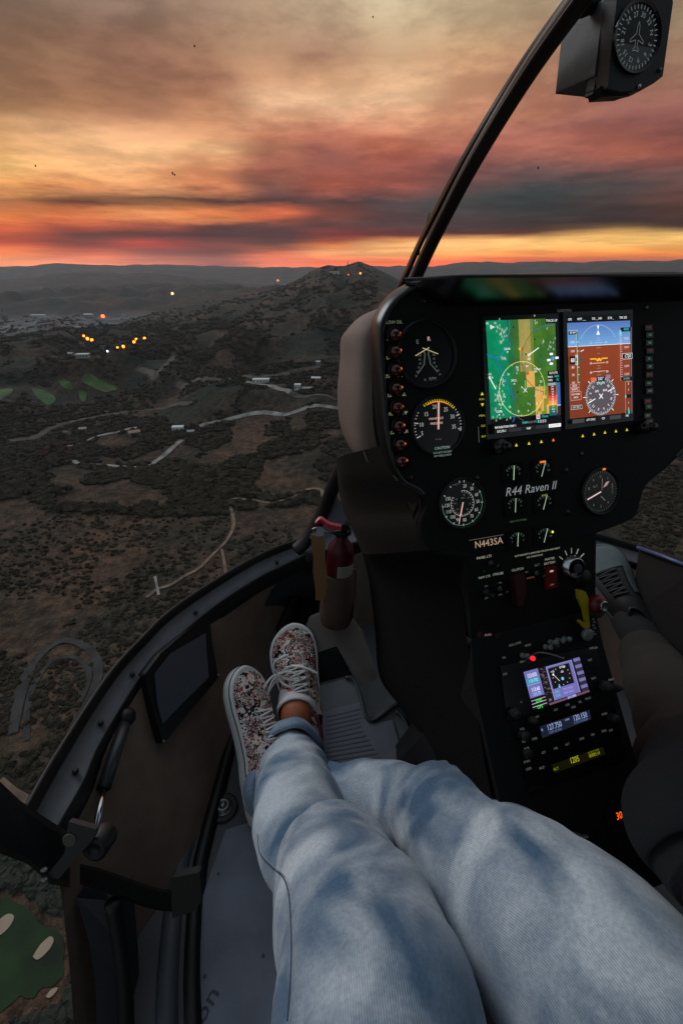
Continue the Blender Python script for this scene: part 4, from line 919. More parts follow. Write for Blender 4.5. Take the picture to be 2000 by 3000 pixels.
# attitude display; local mm with origin at its top left
S2 = bezel(1655, 928, 1840, 920, 1842, 1222, 1661, 1246)
ox, oy = q1(1656, 928)
bb_ = q1(1842, 1222); Wd = (bb_[0]-ox)*1000; Ht = (q1(1750, 1234)[1]-oy)*1000
def zz(x, y): return (ox+x*.001*Wd/100, oy+y*.001*Ht/134)
s = Scr(F1, zz)
def m2(X_, Y_):
    a, b_ = z2(X_, Y_); return (a-ox)*1000*100/Wd, (b_-oy)*1000*134/Ht
yh_ = m2(1180, 350)[1]
s.rect(0, 0, 100, 134, Bk)
for k in range(8): s.rect(0, 8+(yh_-8)*k/8, 100, 8+(yh_-8)*(k+1)/8, E((78+4*k, 112+6*k, 172+4*k), 1.1))
for k in range(6): s.rect(0, yh_+(127-yh_)*k/6, 100, yh_+(127-yh_)*(k+1)/6, E((132-3*k, 56-1*k, 26), 1.05))
s.line([(0, yh_), (100, yh_)], .0005, W_)
for st, x in [('GPS', 4), ('WPT ___', 22), ('DIS __.NM', 46), ('DTK _', 68), ('TRK 255', 88)]: s.text(st, x, 4.2, .0029, W_, xs=.85)
cxm = m2(1180, 240)[0]
s.arc(cxm, 43, .031, .0004, E((190, 200, 225), .9), t0=-62, t1=62)
s.poly([(cxm-1.6, 13), (cxm+1.6, 13), (cxm, 18)], W_); s.poly([(cxm-2.6, 24), (cxm+2.6, 24), (cxm, 18.5)], W_)
s.line([(cxm-7, 34), (cxm+7, 34)], .0003, E((200, 215, 235), .9)); s.text('10', cxm-12, 34, .0028, E((200, 215, 235), .8)); s.text('10', cxm+12, 34, .0028, E((200, 215, 235), .8))
for k, y in enumerate([28, 31, 37.5, 40.5, 47.5, 54, 63, 66, 71, 74.5]): hw = 3 if k % 2 else 2; s.line([(cxm-hw, y), (cxm+hw, y)], .0003, E((225, 205, 195), .8))
s.line([(cxm-10, 59.5), (cxm+10, 59.5)], .0006, E((240, 215, 205), .9)); s.line([(cxm-10, 70), (cxm+10, 70)], .0006, E((240, 215, 205), .9))
for y, st in ((59.5, '10'), (71, '20')):
    for sx in (-1, 1): s.text(st, cxm+sx*13, y, .0026, W_)
YE = E((245, 185, 25), 1.1)
s.line([(cxm-14, 54), (cxm-5, 54), (cxm-2, 57), (cxm, 53.5), (cxm+2, 57), (cxm+5, 54), (cxm+14, 54)], .0014, YE)
# speed tape
s.rect(1, 18, 13, 22.5, Bk); s.text('85 84', 7, 20.3, .0027, W_); s.rect(13.2, 20, 14.8, 82, E((20, 120, 60), 1)); s.line([(13, 18), (13, 82)], .0003, W_); s.line([(0.5, 18), (14.8, 18)], .0003, W_)
for st, y in [('110', 32), ('100', 43), ('80', 63), ('70', 72.5), ('60', 82)]: s.text(st, 6, y, .0031, E((240, 225, 220), 1)); s.line([(13, y), (16, y)], .0004, W_)
s.rect(1, 49, 11.5, 59, Bk); s.text('88', 5.5, 54.3, .0052, W_, xs=.8); s.line([(10, 48), (13, 48), (13, 60), (10, 60), (10, 48)], .0004, W_); s.text('9', 11.6, 50.5, .0030, W_); s.text('7', 11.6, 57.5, .0030, W_)
s.rect(15.5, 51.5, 20, 56, E((20, 90, 95), 1)); s.line([(18, 44), (23, 42)], .0008, W_)
for y, st in ((84, 'AS 93'), (88.5, 'KNOTS')): s.line([(1, y), (14.5, y), (14.5, y+4), (1, y+4), (1, y)], .0003, E((235, 190, 185), .9)); s.text(st, 7.5, y+2, .0024, W_, xs=.85)
s.line([(1, 93.5), (17, 93.5), (17, 104), (1, 104), (1, 93.5)], .0004, E((235, 190, 185), .9)); s.text('NO WIND', 9, 96.8, .0023, W_, xs=.85); s.text('DATA', 9, 100.8, .0023, W_, xs=.85)
s.rect(1, 111, 18, 115.5, Bk); s.line([(1, 111), (18, 111), (18, 115.5), (1, 115.5), (1, 111)], .0003, W_); s.text('OAT 20°C', 9.5, 113.3, .0024, W_, xs=.85)
# altitude tape
s.rect(81, 17, 99, 22, Bk); s.text('4700', 91, 19.4, .0032, CYN); s.rect(80, 20, 83, 26, CYN)
s.line([(81, 17), (81, 84), (99, 84)], .0004, E((240, 170, 180), .9)); s.line([(99, 17), (99, 84)], .0004, E((240, 170, 180), .9))
for st, y in [('1900', 31), ('1800', 42), ('1700', 56), ('1600', 66), ('1500', 76.5)]: s.text(st, 91, y, .0031, E((235, 205, 215), .9))
for k in range(20): s.line([(81, 24+k*2.9), (83.5, 24+k*2.9)], .0003, W_)
s.rect(84, 50, 99.5, 57, Bk); s.line([(84, 50), (99.5, 50), (99.5, 57), (84, 57), (82.5, 53.5), (84, 50)], .0004, W_); s.text('1720', 92, 53.6, .0045, W_, xs=.85)
s.rect(81.5, 80, 98.5, 84.5, Bk); s.text('29.92IN', 90, 82.3, .0028, CYN, xs=.85)
s.line([(88, 86), (98.5, 86), (98.5, 129), (88, 129), (88, 86)], .0004, E((240, 170, 180), .9)); s.text('2', 93, 89, .0028, W_); s.text('1', 93, 97, .0028, W_); s.text('1', 93, 114, .0028, W_); s.text('2', 93, 122, .0028, W_); s.rect(89.5, 103, 98, 107.5, Bk); s.poly([(87, 103), (90, 105.2), (87, 108)], CYN); s.rect(88.5, 124, 98, 128.5, E((30, 60, 60), .5)); s.rect(92, 124, 94.5, 128.5, CYN)
# compass rose
ccx, ccy = m2(1188, 858); rr = .0245
s.disc(ccx, ccy, rr*1.06, E((92, 58, 50), 1)); s.disc(ccx, ccy, rr, E((84, 76, 84), 1)); a, b_ = zz(ccx, ccy); s.up()
for k in range(72):
    th = radians(k*5); L_ = .90 if k % 2 else (.80 if k % 6 == 0 else .86); F1.line(s.mb, [(a+rr*sin(th), b_-rr*cos(th)), (a+rr*L_*sin(th), b_-rr*L_*cos(th))], .0004, W_, s.c)
for k, st in enumerate(['W', '30', '33', 'N', '3', '6', 'E', '12', '15', 'S', '21', '24']):
    th = radians(15+k*30); s.up(); F1.text(s.mb, st, a+rr*.70*sin(th), b_-rr*.70*cos(th), .0032, W_, s.c, rot=th)
for th in (45, 90, 135, 180+45, 270, 315): th = radians(th); F1.line(s.mb, [(a+rr*1.0*sin(th), b_-rr*1.0*cos(th)), (a+rr*1.16*sin(th), b_-rr*1.16*cos(th))], .0008, W_, s.c)
F1.text(s.mb, 'GPS', a-rr*.27, b_-rr*.26, .0027, W_, s.c); F1.text(s.mb, 'ENR', a+rr*.27, b_-rr*.28, .0027, W_, s.c)
F1.line(s.mb, [(a-rr*.12, b_-rr*.12), (a+rr*.12, b_+rr*.14)], .0010, W_, s.c); F1.line(s.mb, [(a-rr*.12, b_+rr*.14), (a+rr*.12, b_-rr*.12)], .0010, W_, s.c)
F1.line(s.mb, [(a-rr*.85, b_+rr*.32), (a-rr*.38, b_+rr*.12)], .0010, W_, s.c); F1.line(s.mb, [(a+rr*.45, b_-rr*.2), (a+rr*.88, b_-rr*.38)], .0010, W_, s.c)
s.rect(ccx-6.5, 77, ccx+6.5, 82.5, Bk); s.text('255°', ccx, 79.8, .0038, W_); s.rect(ccx-16, 77.5, ccx-8.5, 82.5, E((235, 95, 55), 1)); s.rect(ccx+8.5, 75.5, ccx+15.5, 80.5, E((150, 130, 150), .8)); s.disc(ccx, 86, .0018, CYN)
for k, st in enumerate(['', 'ATT SYNC', 'CDI', '', 'PFD']):
    x0 = .5+k*19.9; s.rect(x0, 128.5, x0+19, 133.6, E((70, 72, 76), .7) if not st else E((20, 21, 24), .6))
    if st: s.text(st, x0+9.5, 131, .0027, W_, xs=.8)
s.mb.build('attitude_screen', S2)
# key captions and arrows round the displays
mb = MB()
for st, u, v in [('RNG', 1409, 1170), ('MENU', 1411, 1218), ('CLR', 1413, 1248), ('ENT', 1415, 1279)]: F1.text(mb, st, *q1(u, v), .0024, E((220, 225, 60), .5), .0008)
for u, v, d_ in [(1410,1154,-1),(1411,1186,1),(1510,1304,-1),(1547,1299,-1),(1583,1294,-1),(1618,1289,-1),(1704,1277,-1),(1737,1272,-1),(1769,1267,-1),(1801,1263,-1),(1833,1259,-1)]:
    a, b_ = q1(u, v); F1.poly(mb, [(a-.0021, b_-.0016*d_), (a+.0021, b_-.0016*d_), (a, b_+.0022*d_)], YEL if u != 1618 else ORG, .0009)
F1.line(mb, [q1(1399, 1250), q1(1401, 1296)], .0006, DIM, .0009)
mb.build('key_legends', panel)
for k, (u, v) in enumerate([(1893,962),(1896,983),(1895,1006),(1897,1029),(1894,1053),(1896,1075),(1895,1099),(1893,1124),(1896,1146),(1890,1176),(1893,1192),(1890,1218),(1896,1235)]):
    a, b_ = q1(u, v); mb = MB(); F1.boxp(mb, [(a-.006, b_-.0035), (a+.006, b_-.0035), (a+.006, b_+.0035), (a-.006, b_+.0035)], 0, .003, GLB); g = mb.build('key', panel, bevel=.0006)
    mb = MB(); F1.text(mb, ['NAV', 'CDI', 'OBS', 'MSG', 'FPL', 'DIR', 'PROC', 'CRS', 'HDG', 'MENU', 'CLR', 'ENT', 'PFD'][k], a, b_, .0028, E((200, 60, 50), .3) if k % 3 == 0 else E((130, 190, 110), .35), .0033, xs=.8); mb.build('caption', g)
for u, v, r in [(1450,1310,.010),(1868,1253,.009)]:
    a, b_ = q1(u, v); mb = MB(); F1.lathe(mb, a, b_, [(r, 0), (r, .012), (r*.9, .014), (r*.6, .014), (r*.6, .024), (r*.5, .026), (.0001, .026)], GLB, 24); mb.build('rotary_knob', panel, smooth=True)
# small round screws
for u, v in [(1200,1400),(1655,1378),(1240,880),(1890,900),(1700,1330),(1395,1400),(1660,1500)]:
    a, b_ = q1(u, v); mb = MB(); F1.lathe(mb, a, b_, [(.0035, 0), (.0035, .0012), (.0025, .0018), (.0001, .0018)], GLB, 12); mb.build('screw', panel, smooth=True)
# ------------------------------------------------------------------ centre console
con = thing('center_console', F2.p(.04, .3, -.2), 'black centre console with radio stack between the two seats', 'console')
L0 = [F1.p(-.044, .2835, .001), F2.p(-.052, .0, .001), F2.p(-.058, .04, .001), F2.p(-.060, .30, .001)]
R0 = [F1.p(.158, .2835, .001), F2.p(.154, .0, .001), F2.p(.150, .04, .001), F2.p(.146, .30, .001)]
mb = MB(); a1_ = L0[0]-HF*0; 
poly1 = [(-.044, .284), (.158, .284)]; jb = F1.px(1500, 1845)[1]
# upper switch panel (same plane as the instruments)
up = [(-.044, .2845), (.158, .2845), (.154, jb), (-.044, jb)]
F1.boxp(mb, up, -.26, -.0005, BLKM); mb.build('upper_body', con)
F2w = lambda a, b_, c=0: F2.p(a, b_, c)
ja = 0.0
mb = MB(); a_ = F1.px(1500, 1845)[0]; offs = a_
lo_ = [(-.044-offs, 0), (.154-offs, 0), (.150-offs, .05), (.146-offs, .34), (-.062-offs, .34), (-.055-offs, .05)]
top = [F2.p(a, b_, -.0005) for a, b_ in lo_]; bot = [np.array([*(p+HF*.22)[:2], ZF+.001]) for p in top]
n_ = len(top); mb.add(top+bot, [tuple(range(n_)), tuple(range(2*n_-1, n_-1, -1))]+[(i_, i_+n_, (i_+1) % n_+n_, (i_+1) % n_) for i_ in range(n_)], BLKM); mb.build('radio_body', con)
# flared pedestal side, left
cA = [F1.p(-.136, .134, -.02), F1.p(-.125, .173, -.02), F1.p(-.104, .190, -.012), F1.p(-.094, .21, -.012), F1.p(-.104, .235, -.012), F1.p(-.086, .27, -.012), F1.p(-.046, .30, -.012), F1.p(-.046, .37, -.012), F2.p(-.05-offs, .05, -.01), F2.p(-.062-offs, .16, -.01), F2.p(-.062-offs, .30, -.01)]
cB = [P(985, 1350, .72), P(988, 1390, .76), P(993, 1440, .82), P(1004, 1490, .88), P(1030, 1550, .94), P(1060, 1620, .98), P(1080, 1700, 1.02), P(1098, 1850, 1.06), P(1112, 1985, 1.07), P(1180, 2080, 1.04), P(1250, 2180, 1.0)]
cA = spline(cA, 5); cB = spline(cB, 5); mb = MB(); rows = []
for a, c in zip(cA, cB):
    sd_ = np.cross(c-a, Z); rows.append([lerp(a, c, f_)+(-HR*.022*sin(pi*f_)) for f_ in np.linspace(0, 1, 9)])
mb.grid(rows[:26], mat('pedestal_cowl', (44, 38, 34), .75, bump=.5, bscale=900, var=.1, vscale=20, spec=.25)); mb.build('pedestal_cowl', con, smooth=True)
mb = MB(); mb.grid(rows[25:], mat('pedestal_shade', (20, 17, 16), .95, bump=.8, bscale=700, spec=.1)); mb.build('pedestal_side', con, smooth=True)  # lower pedestal side, shade put into its darker colour
q2 = F2.px
def zr(x, y): return F2.px(1450+x*.28699, 1850+y*.28699)    # zoomed detail of the radio stack
# switches
mb = MB(); a, b_ = q1(1608, 1690)
F1.boxp(mb, [(a-.009, b_-.015), (a+.009, b_-.015), (a+.009, b_+.015), (a-.009, b_+.015)], 0, .004, mat('red_switch', (110, 16, 14), .4)); g = mb.build('battery_switch', con, bevel=.001)
mb = MB(); F1.text(mb, 'ON', a, b_-.009, .0026, W_, .0045); F1.text(mb, 'OFF', a, b_+.010, .0026, E((200, 120, 120), .4), .0045); mb.build('caption', g)
mb = MB(); a, b_ = q1(1515, 1712); F1.boxp(mb, [(a-.012, b_-.013), (a+.004, b_-.016), (a+.006, b_+.006), (a+.0, b_+.026), (a-.008, b_+.026)], 0, .010, mat('clutch_guard', (58, 18, 16), .5)); mb.build('clutch_guard', con, bevel=.002)
for u, v in [(1436, 1650), (1421, 1735), (1462, 1725), (1568, 1680)]:
    a, b_ = q1(u, v); mb = MB(); F1.lathe(mb, a, b_, [(.005, 0), (.005, .003), (.0025, .004), (.002, .014), (.0028, .017), (.0001, .018)], GLB if v != 1735 else BLK, 14); mb.build('toggle_switch', con, smooth=True)
a, b_ = F1.pxc(1686, 1664, .009); mb = MB(); F1.lathe(mb, a, b_, [(.0165, 0), (.0165, .003), (.0145, .005), (.0138, .010), (.0125, .011)], CHR, 32); F1.lathe(mb, a, b_, [(.0125, .011), (.0115, .009), (.0001, .009)], GLB, 32); g = mb.build('ignition_switch', con, smooth=True)
mb = MB(); F1.lathe(mb, a+.001, b_, [(.006, .0092), (.006, .012), (.0001, .012)], STL, 16); F1.boxp(mb, [(a-.001, b_-.004), (a+.001, b_-.004), (a+.001, b_+.004), (a-.001, b_+.004)], .012, .017, STL); mb.build('key_barrel', g)
mb = MB()
for th, st in [(-48, 'OFF'), (-22, 'R'), (2, 'L'), (28, 'BOTH'), (55, 'START')]:
    r_ = radians(th); F1.line(mb, [(a+.0185*sin(r_), b_-.0185*cos(r_)), (a+.026*sin(r_), b_-.026*cos(r_))], .0018 if st in ('BOTH', 'START') else .0012, E((190, 195, 175), .35), .0008)
mb.build('position_marks', g)
mb = MB(); F1.lathe(mb, *F1.pxc(1712, 1696, .006), [(.0125, 0), (.0125, .004), (.010, .006), (.0001, .0065)], BLK, 22); mb.build('dimmer_knob', con, smooth=True)
# carburettor style red knob and its chrome cap
a, b_ = F1.pxc(1756, 1772, .022); kn = F1.p(a, b_, .03)
mb = MB(); F1.lathe(mb, a, b_, [(.004, -.03), (.004, .006), (.009, .008), (.0128, .013), (.0133, .018), (.011, .024), (.006, .027)], mat('red_knob', (96, 8, 18), .35), 24); g = mb.build('mixture_knob', con, smooth=True)
mb = MB(); F1.lathe(mb, a+.001, b_, [(.0068, .024), (.0068, .029), (.0062, .030), (.0055, .0292)], CHR, 24); F1.lathe(mb, a+.001, b_, [(.0055, .0292), (.0001, .029)], STL, 24); mb.build('lock_button', g, smooth=True)
mb = MB(); F1.lathe(mb, *F1.pxc(1752, 1788, .008), [(.0125, -.01), (.0125, .006), (.011, .009), (.0001, .009)], mat('knob_collar', (74, 66, 62), .6), 24); mb.build('collar', g, smooth=True)
mb = MB()
for k in range(6):
    mb.ball(F1.p(a-.002+(.0015 if k % 2 else -.001), b_+.024+k*.0045, .012), .0024, STL, 7)
mb.build('bead_chain', g, smooth=True)
# yellow guard hook
YM = mat('yellow_plastic', (176, 158, 16), .5); mb = MB()
a, b_ = q1(1708, 1775)
hook = [(1690,1728),(1712,1732),(1721,1752),(1722,1800),(1725,1836),(1712,1842),(1694,1822),(1697,1816),(1713,1826),(1715,1822),(1708,1788),(1692,1752)]
F1.boxp(mb, [F1.pxc(*p, .015) for p in hook], .011, .016, YM); mb.build('yellow_guard', con, bevel=.0015)
mb = MB(); F1.lathe(mb, *F1.pxc(1718, 1858, .015), [(.003, 0), (.003, .012), (.0085, .013), (.0085, .018), (.007, .0195), (.0001, .0195)], mat('silver_knob', (130, 132, 130), .5, .2), 20); mb.build('silver_knob', con, smooth=True)
mb = MB(); F1.text(mb, 'PULL', *q1(1428, 1859), .0034, E((200, 160, 150), .4), .0008); F1.text(mb, 'VENT', *q1(1480, 1862), .0034, GRN, .0008); F1.disc(mb, *q1(1401, 1856), .004, mat('vent_knob', (80, 30, 25), .5), .002); F1.disc(mb, *q1(1455, 1860), .004, mat('vent_knob2', (45, 30, 28), .5), .002); mb.build('vent_lettering', con)
# toggles above the radio
for k, (x, y) in enumerate([(565,160),(615,112),(690,95),(755,78),(328,250)]):
    a, b_ = F2.pxc(1450+x*.28699, 1850+y*.28699, .012); mb = MB(); F2.lathe(mb, a, b_, [(.0035, 0), (.0035, .003), (.0016, .004), (.0016, .008), (.0032, .010), (.0036, .012), (.0028, .014), (.0001, .0145)], mat('bright_toggle', (120, 128, 122), .4), 14); mb.build('toggle_switch', con, smooth=True)
a, b_ = zr(372, 273); mb = MB(); F2.lathe(mb, a, b_, [(.0032, 0), (.0032, .003), (.002, .0045), (.0001, .005)], E((255, 30, 40), 1.6), 14); mb.build('red_lamp', con, smooth=True)
mb = MB(); c0_ = [zr(240, 285), zr(220, 240), zr(235, 195), zr(290, 205), zr(325, 235)]; mb.tube([F2.p(a, b_, .012+.006*k % 3*.5) for k, (a, b_) in enumerate(spline(c0_, 5))], .0010, STL, 7); mb.build('wire_loop', con, smooth=True)
a, b_ = zr(520, 118); mb = MB(); mb.tube([F2.p(*zr(475, 108), .02), F2.p(*zr(548, 125), .018), F2.p(*zr(562, 150), .012)], [.0018, .0024, .003], STL, 8); mb.build('lever', con, smooth=True)
rs = random.Random(11); mb = MB()
for x, y, st in [(75,265,'OIL'),(85,432,'CLR'),(165,135,'LDG LT'),(225,115,'CAB'),(320,140,'PITOT'),(265,305,'HEAT'),(250,715,'C'),(600,795,'CDI'),(720,745,'OBS'),(780,768,'MSG'),(850,715,'FPL'),(930,680,'PROC'),(260,990,'VOL'),(275,1118,'SQ'),(385,1090,'XFER'),(305,1188,'PWR'),(478,1230,'IDT'),(600,1188,'VFR'),(718,1145,'ALT'),(865,1090,'STBY'),(975,1048,'ON'),(1090,1010,'GND'),(1160,1005,'OFF'),(1095,838,'PUSH'),(310,1320,'START'),(325,1395,'CRSR'),(460,1385,'BKSP'),(965,170,'DME'),(985,475,'RNG'),(1165,488,'MENU'),(950,290,'ENT'),(1010,165,'DIR'),(410,868,'OM')]:
    F2.text(mb, st, *zr(x, y), .0028, E((150, 152, 145), .28) if st != 'OIL' else DIM, .0030, xs=.9)
mb.build('placard_lettering', con)
def unit(pts, name, th=.002):
    mb = MB(); F2.boxp(mb, [zr(*p) for p in pts], 0, th, GLB); return mb.build(name, con, bevel=.0007)
def quad(pts):
    q = [zr(*p) for p in pts]
    def f(x, y): return ((q[0][0]*(1-x)+q[1][0]*x)*(1-y)+(q[3][0]*(1-x)+q[2][0]*x)*y, (q[0][1]*(1-x)+q[1][1]*x)*(1-y)+(q[3][1]*(1-x)+q[2][1]*x)*y)
    return f
U1 = unit([(40,350),(1010,150),(1180,620),(110,900)], 'navigation_radio')
s = Scr(F2, quad([(275,412),(835,258),(935,610),(375,800)])); s.c = .0024
LV = E((112, 108, 172), .95); LV2 = E((160, 160, 215), 1.0); DK = E((30, 26, 30), .4); CB = E((84, 140, 178), .9)
s.rect(0, 0, 1, 1, DK); s.rect(0, 0, .25, .70, LV); s.rect(0, .20, .235, .36, CB)
for st, y, m_, h_ in [('COM', .06, CB, .0028), ('123.025', .14, W_, .0047), ('118.700', .28, E((140, 235, 240), 1), .0045), ('VLOC', .42, CB, .0028), ('113.60', .51, W_, .0047), ('115.70', .63, E((170, 215, 250), 1), .0045)]: s.text(st, .125, y, h_, m_, xs=.72)
s.line([(0, .37), (.24, .37)], .0006, LV2)
for y in (.77, .85, .93): s.line([(0, y), (.25, y)], .0006, E((205, 205, 215), .9))
s.text('ENR', .13, .81, .0036, E((60, 240, 60), 1)); s.text('GPS', .12, .975, .0036, E((60, 240, 60), 1))
for k in range(26):
    x0, y0 = .27+rs.random()*.08, rs.random()*.7; s.line([(x0, y0), (x0+rs.uniform(-.03, .04), y0+rs.uniform(-.03, .05)), (x0+rs.uniform(0, .05), y0+rs.uniform(.0, .06))], .00035, E((150, 130, 120), .6))
s.text('20', .31, .88, .003, E((200, 160, 190), .7))
s.rect(.38, .02, .85, .93, LV2); s.rect(.39, .03, .84, .93, LV); s.rect(.405, .08, .79, .64, DK)
s.text('OTBK', .66, .14, .0026, W_); s.text('+15', .47, .19, .0026, W_); s.text('-03', .63, .26, .0026, W_); s.disc(.47, .27, .0012, W_); s.line([(.48, .29), (.55, .48)], .0005, W_); s.disc(.61, .44, .0020, E((110, 190, 240), 1)); s.disc(.52, .62, .0015, E((110, 190, 240), 1))
for k in range(12): s.disc(.6+.15*cos(k*.53), .36+.24*sin(k*.53), .00045, W_)
s.rect(.41, .68, .50, .88, CB); s.text('ENT', .455, .73, .0026, LV2); s.text('CLR', .455, .83, .0026, LV2); s.text('TRFC PAGE', .65, .73, .0026, LV2, xs=.85); s.text('PREV PAGE', .65, .83, .0026, LV2, xs=.85)
for k in range(5): s.rect(.875, .0+.19*k, .995, .09+.19*k, LV); s.rect(.875, .09+.19*k, .995, .19+.19*k, E((58, 52, 62), .6))
s.rect(.27, .945, 1, 1, E((120, 85, 110), .7)); s.rect(.60, .935, .75, .995, LV2); s.text('NAV', .66, .965, .0026, DK)
s.mb.build('radio_screen', U1)
for x, y, r in [(170,830,.007),(350,900,.0055),(1090,560,.008),(1190,565,.006)]:
    a, b_ = zr(x, y); mb = MB(); F2.lathe(mb, a, b_, [(r, .002), (r, .008), (r*.9, .009), (r*.65, .009), (r*.62, .014), (r*.5, .015), (.0001, .015)], mat('knurled_knob', (17, 17, 18), .4, bump=.6, bscale=900), 22); mb.build('tuning_knob', U1, smooth=True)
U2 = unit([(160,930),(1190,660),(1250,960),(240,1260)], 'comm_radio')
s = Scr(F2, quad([(440,965),(945,795),(965,890),(465,1085)])); s.c = .0024
s.rect(0, 0, 1, 1, E((34, 38, 62), .55)); cw = E((165, 185, 225), .85)
s.text('127.750', .27, .38, .0070, cw, xs=.72); s.text('120.150', .79, .36, .0070, cw, xs=.72); s.text('COM ACTIVE', .27, .82, .0028, E((120, 140, 180), .7), xs=.85); s.text('COM STANDBY', .79, .80, .0028, E((120, 140, 180), .6), xs=.85); s.text('COM', .53, .22, .0022, cw); s.text('R', .03, .35, .003, cw)
s.mb.build('frequency_display', U2)
for x, y, r in [(262,1050,.006),(1165,880,.006)]:
    a, b_ = zr(x, y); mb = MB(); F2.lathe(mb, a, b_, [(r, .002), (r, .011), (r*.9, .013), (.0001, .013)], mat('knurled_knob', (34, 34, 36)), 20); mb.build('tuning_knob', U2, smooth=True)
U3 = unit([(250,1290),(1260,985),(1330,1290),(330,1640)], 'transponder')
s = Scr(F2, quad([(560,1355),(1080,1170),(1110,1250),(590,1440)])); s.c = .0024; gy_ = E((190, 200, 30), .75)
s.rect(0, 0, 1, 1, E((34, 32, 10), .3)); s.text('1205', .42, .35, .0072, gy_, xs=.72); s.text('00005:14', .80, .55, .0042, E((190, 200, 30), .55), xs=.8); s.text('FLIGHT TIME', .80, .15, .0022, E((190, 200, 30), .3)); s.text('ALT', .05, .6, .0032, E((190, 200, 30), .4)); s.mb.build('code_display', U3)
a, b_ = zr(310, 1240); mb = MB(); F2.lathe(mb, a, b_, [(.006, .002), (.006, .007), (.005, .008), (.0001, .008)], mat('knurled_knob', (34, 34, 36)), 20); mb.build('tuning_knob', U3, smooth=True)
# lit orange counter lower down
mb = MB(); fr = F2; a, b_ = q2(1808, 2388); F2.boxp(mb, [(a-.02, b_-.012), (a+.015, b_-.012), (a+.015, b_+.012), (a-.02, b_+.012)], 0, .002, BLKM); g = mb.build('timer', con)
mb = MB(); F2.text(mb, '30', a, b_, .0085, E((255, 90, 15), 1.6), .0025, xs=.8, shear=.15); mb.build('timer_digits', g)
mb = MB(); 
for x, y in [(1675,2440),(1700,2446),(1690,2452)]: F2.boxp(mb, [q2(x-10, y-2), q2(x+12, y-4), q2(x+12, y+3), q2(x-10, y+5)], 0, .006, STL)
mb.build('latch', con)
# ------------------------------------------------------------------ magnetic compass on the windscreen post
cO = P(1800, 0, .47); AC = radians(8); Dc = -Z*cos(AC)-HF*sin(AC); FC = Fr(cO, HR, Dc)
comp = thing('compass', FC.p(.04, .04, -.03), 'small boxy black compass hanging at the top of the windscreen post', 'compass')
CM = mat('compass_case', (92, 94, 94), .5, bump=.4, bscale=900, var=.1, vscale=60)
c_out = [FC.px(u, v) for u, v in [(1795,-30),(1935,-30),(1952,0),(1954,20),(1925,232),(1900,252),(1868,268),(1840,275),(1800,276),(1766,268),(1770,205)]]
mb = MB(); FC.boxp(mb, c_out, -.012, .006, BLK); mb.build('front_bezel', comp, bevel=.0015)
pts = [FC.px(u, v) for u, v in [(1797,-30),(1935,-30),(1948,20),(1922,226),(1765,206)]]; mb = MB(); mb.prism([FC.p(a, b_, -.012) for a, b_ in pts], HF*.062, CM); mb.build('case', comp, bevel=.002)
pts = [FC.px(u, v) for u, v in [(1772,200),(1860,200),(1850,272),(1760,262)]]; mb = MB(); mb.prism([FC.p(a, b_, -.012) for a, b_ in pts], HF*.012, BLK); mb.build('adjuster_block', comp, bevel=.001)
pts = [FC.px(u, v) for u, v in [(1760,250),(1850,245),(1845,278),(1768,282)]]; mb = MB(); mb.prism([FC.p(a, b_, -.002) for a, b_ in pts], HF*.02, BLK); mb.build('lamp_housing', comp, bevel=.001)
ca, cb = FC.px(1848, 122); r = .0275; mb = MB(); FC.lathe(mb, ca, cb, [(r*1.12, .006), (r*1.10, .009), (r*1.0, .008), (r*.98, .0065)], GLB, 36); FC.disc(mb, ca, cb, r*1.0, mat('compass_card', (24, 25, 26), .35), .0066, 40); dl = mb.build('dial', comp)
mb = MB(); CW = E((185, 188, 185), .16); ticks(FC, mb, ca, cb, r*.84, r*.97, 0, 350, 36, .0008, CW, .0070)
for k, st in enumerate(['27', '30', '33', 'N', '3', '6', '9', '12', '15', '18', '21', '24']):
    th = radians(k*30-18); FC.text(mb, st, ca+r*.68*sin(th), cb-r*.68*cos(th), .0046, CW, .0070, rot=th)
pl = [(0,-.62),(.07,-.45),(.08,-.15),(.42,.12),(.42,.22),(.08,.1),(.06,.38),(.18,.48),(.18,.55),(0,.5),(-.18,.55),(-.18,.48),(-.06,.38),(-.08,.1),(-.42,.22),(-.42,.12),(-.08,-.15),(-.07,-.45),(0,-.62)]
FC.line(mb, [(ca+r*x*.75, cb+r*y*.75) for x, y in pl], .0005, CW, .0072); mb.build('compass_card_marks', dl)
mb = MB(); sg = [(ca+r*.96*sin(radians(t_)), cb-r*.96*cos(radians(t_))) for t_ in range(104, 257, 8)]; FC.poly(mb, sg, mat('compass_card_pale', (96, 98, 98), .5), .0068); mb.build('lower_card', dl)
mb = MB(); mb.ball(FC.p(*FC.px(1854, 263), .007), .0022, CHR, 8); mb.ball(FC.p(*FC.px(1915, 215), .007), .002, STL, 8); mb.build('screw', comp, smooth=True)
mb = MB(); mb.tube([P(1700, 30, .49), P(1745, 12, .49), P(1800, -20, .485)], .007, BLK, 8); mb.build('mounting_arm', comp, smooth=True)
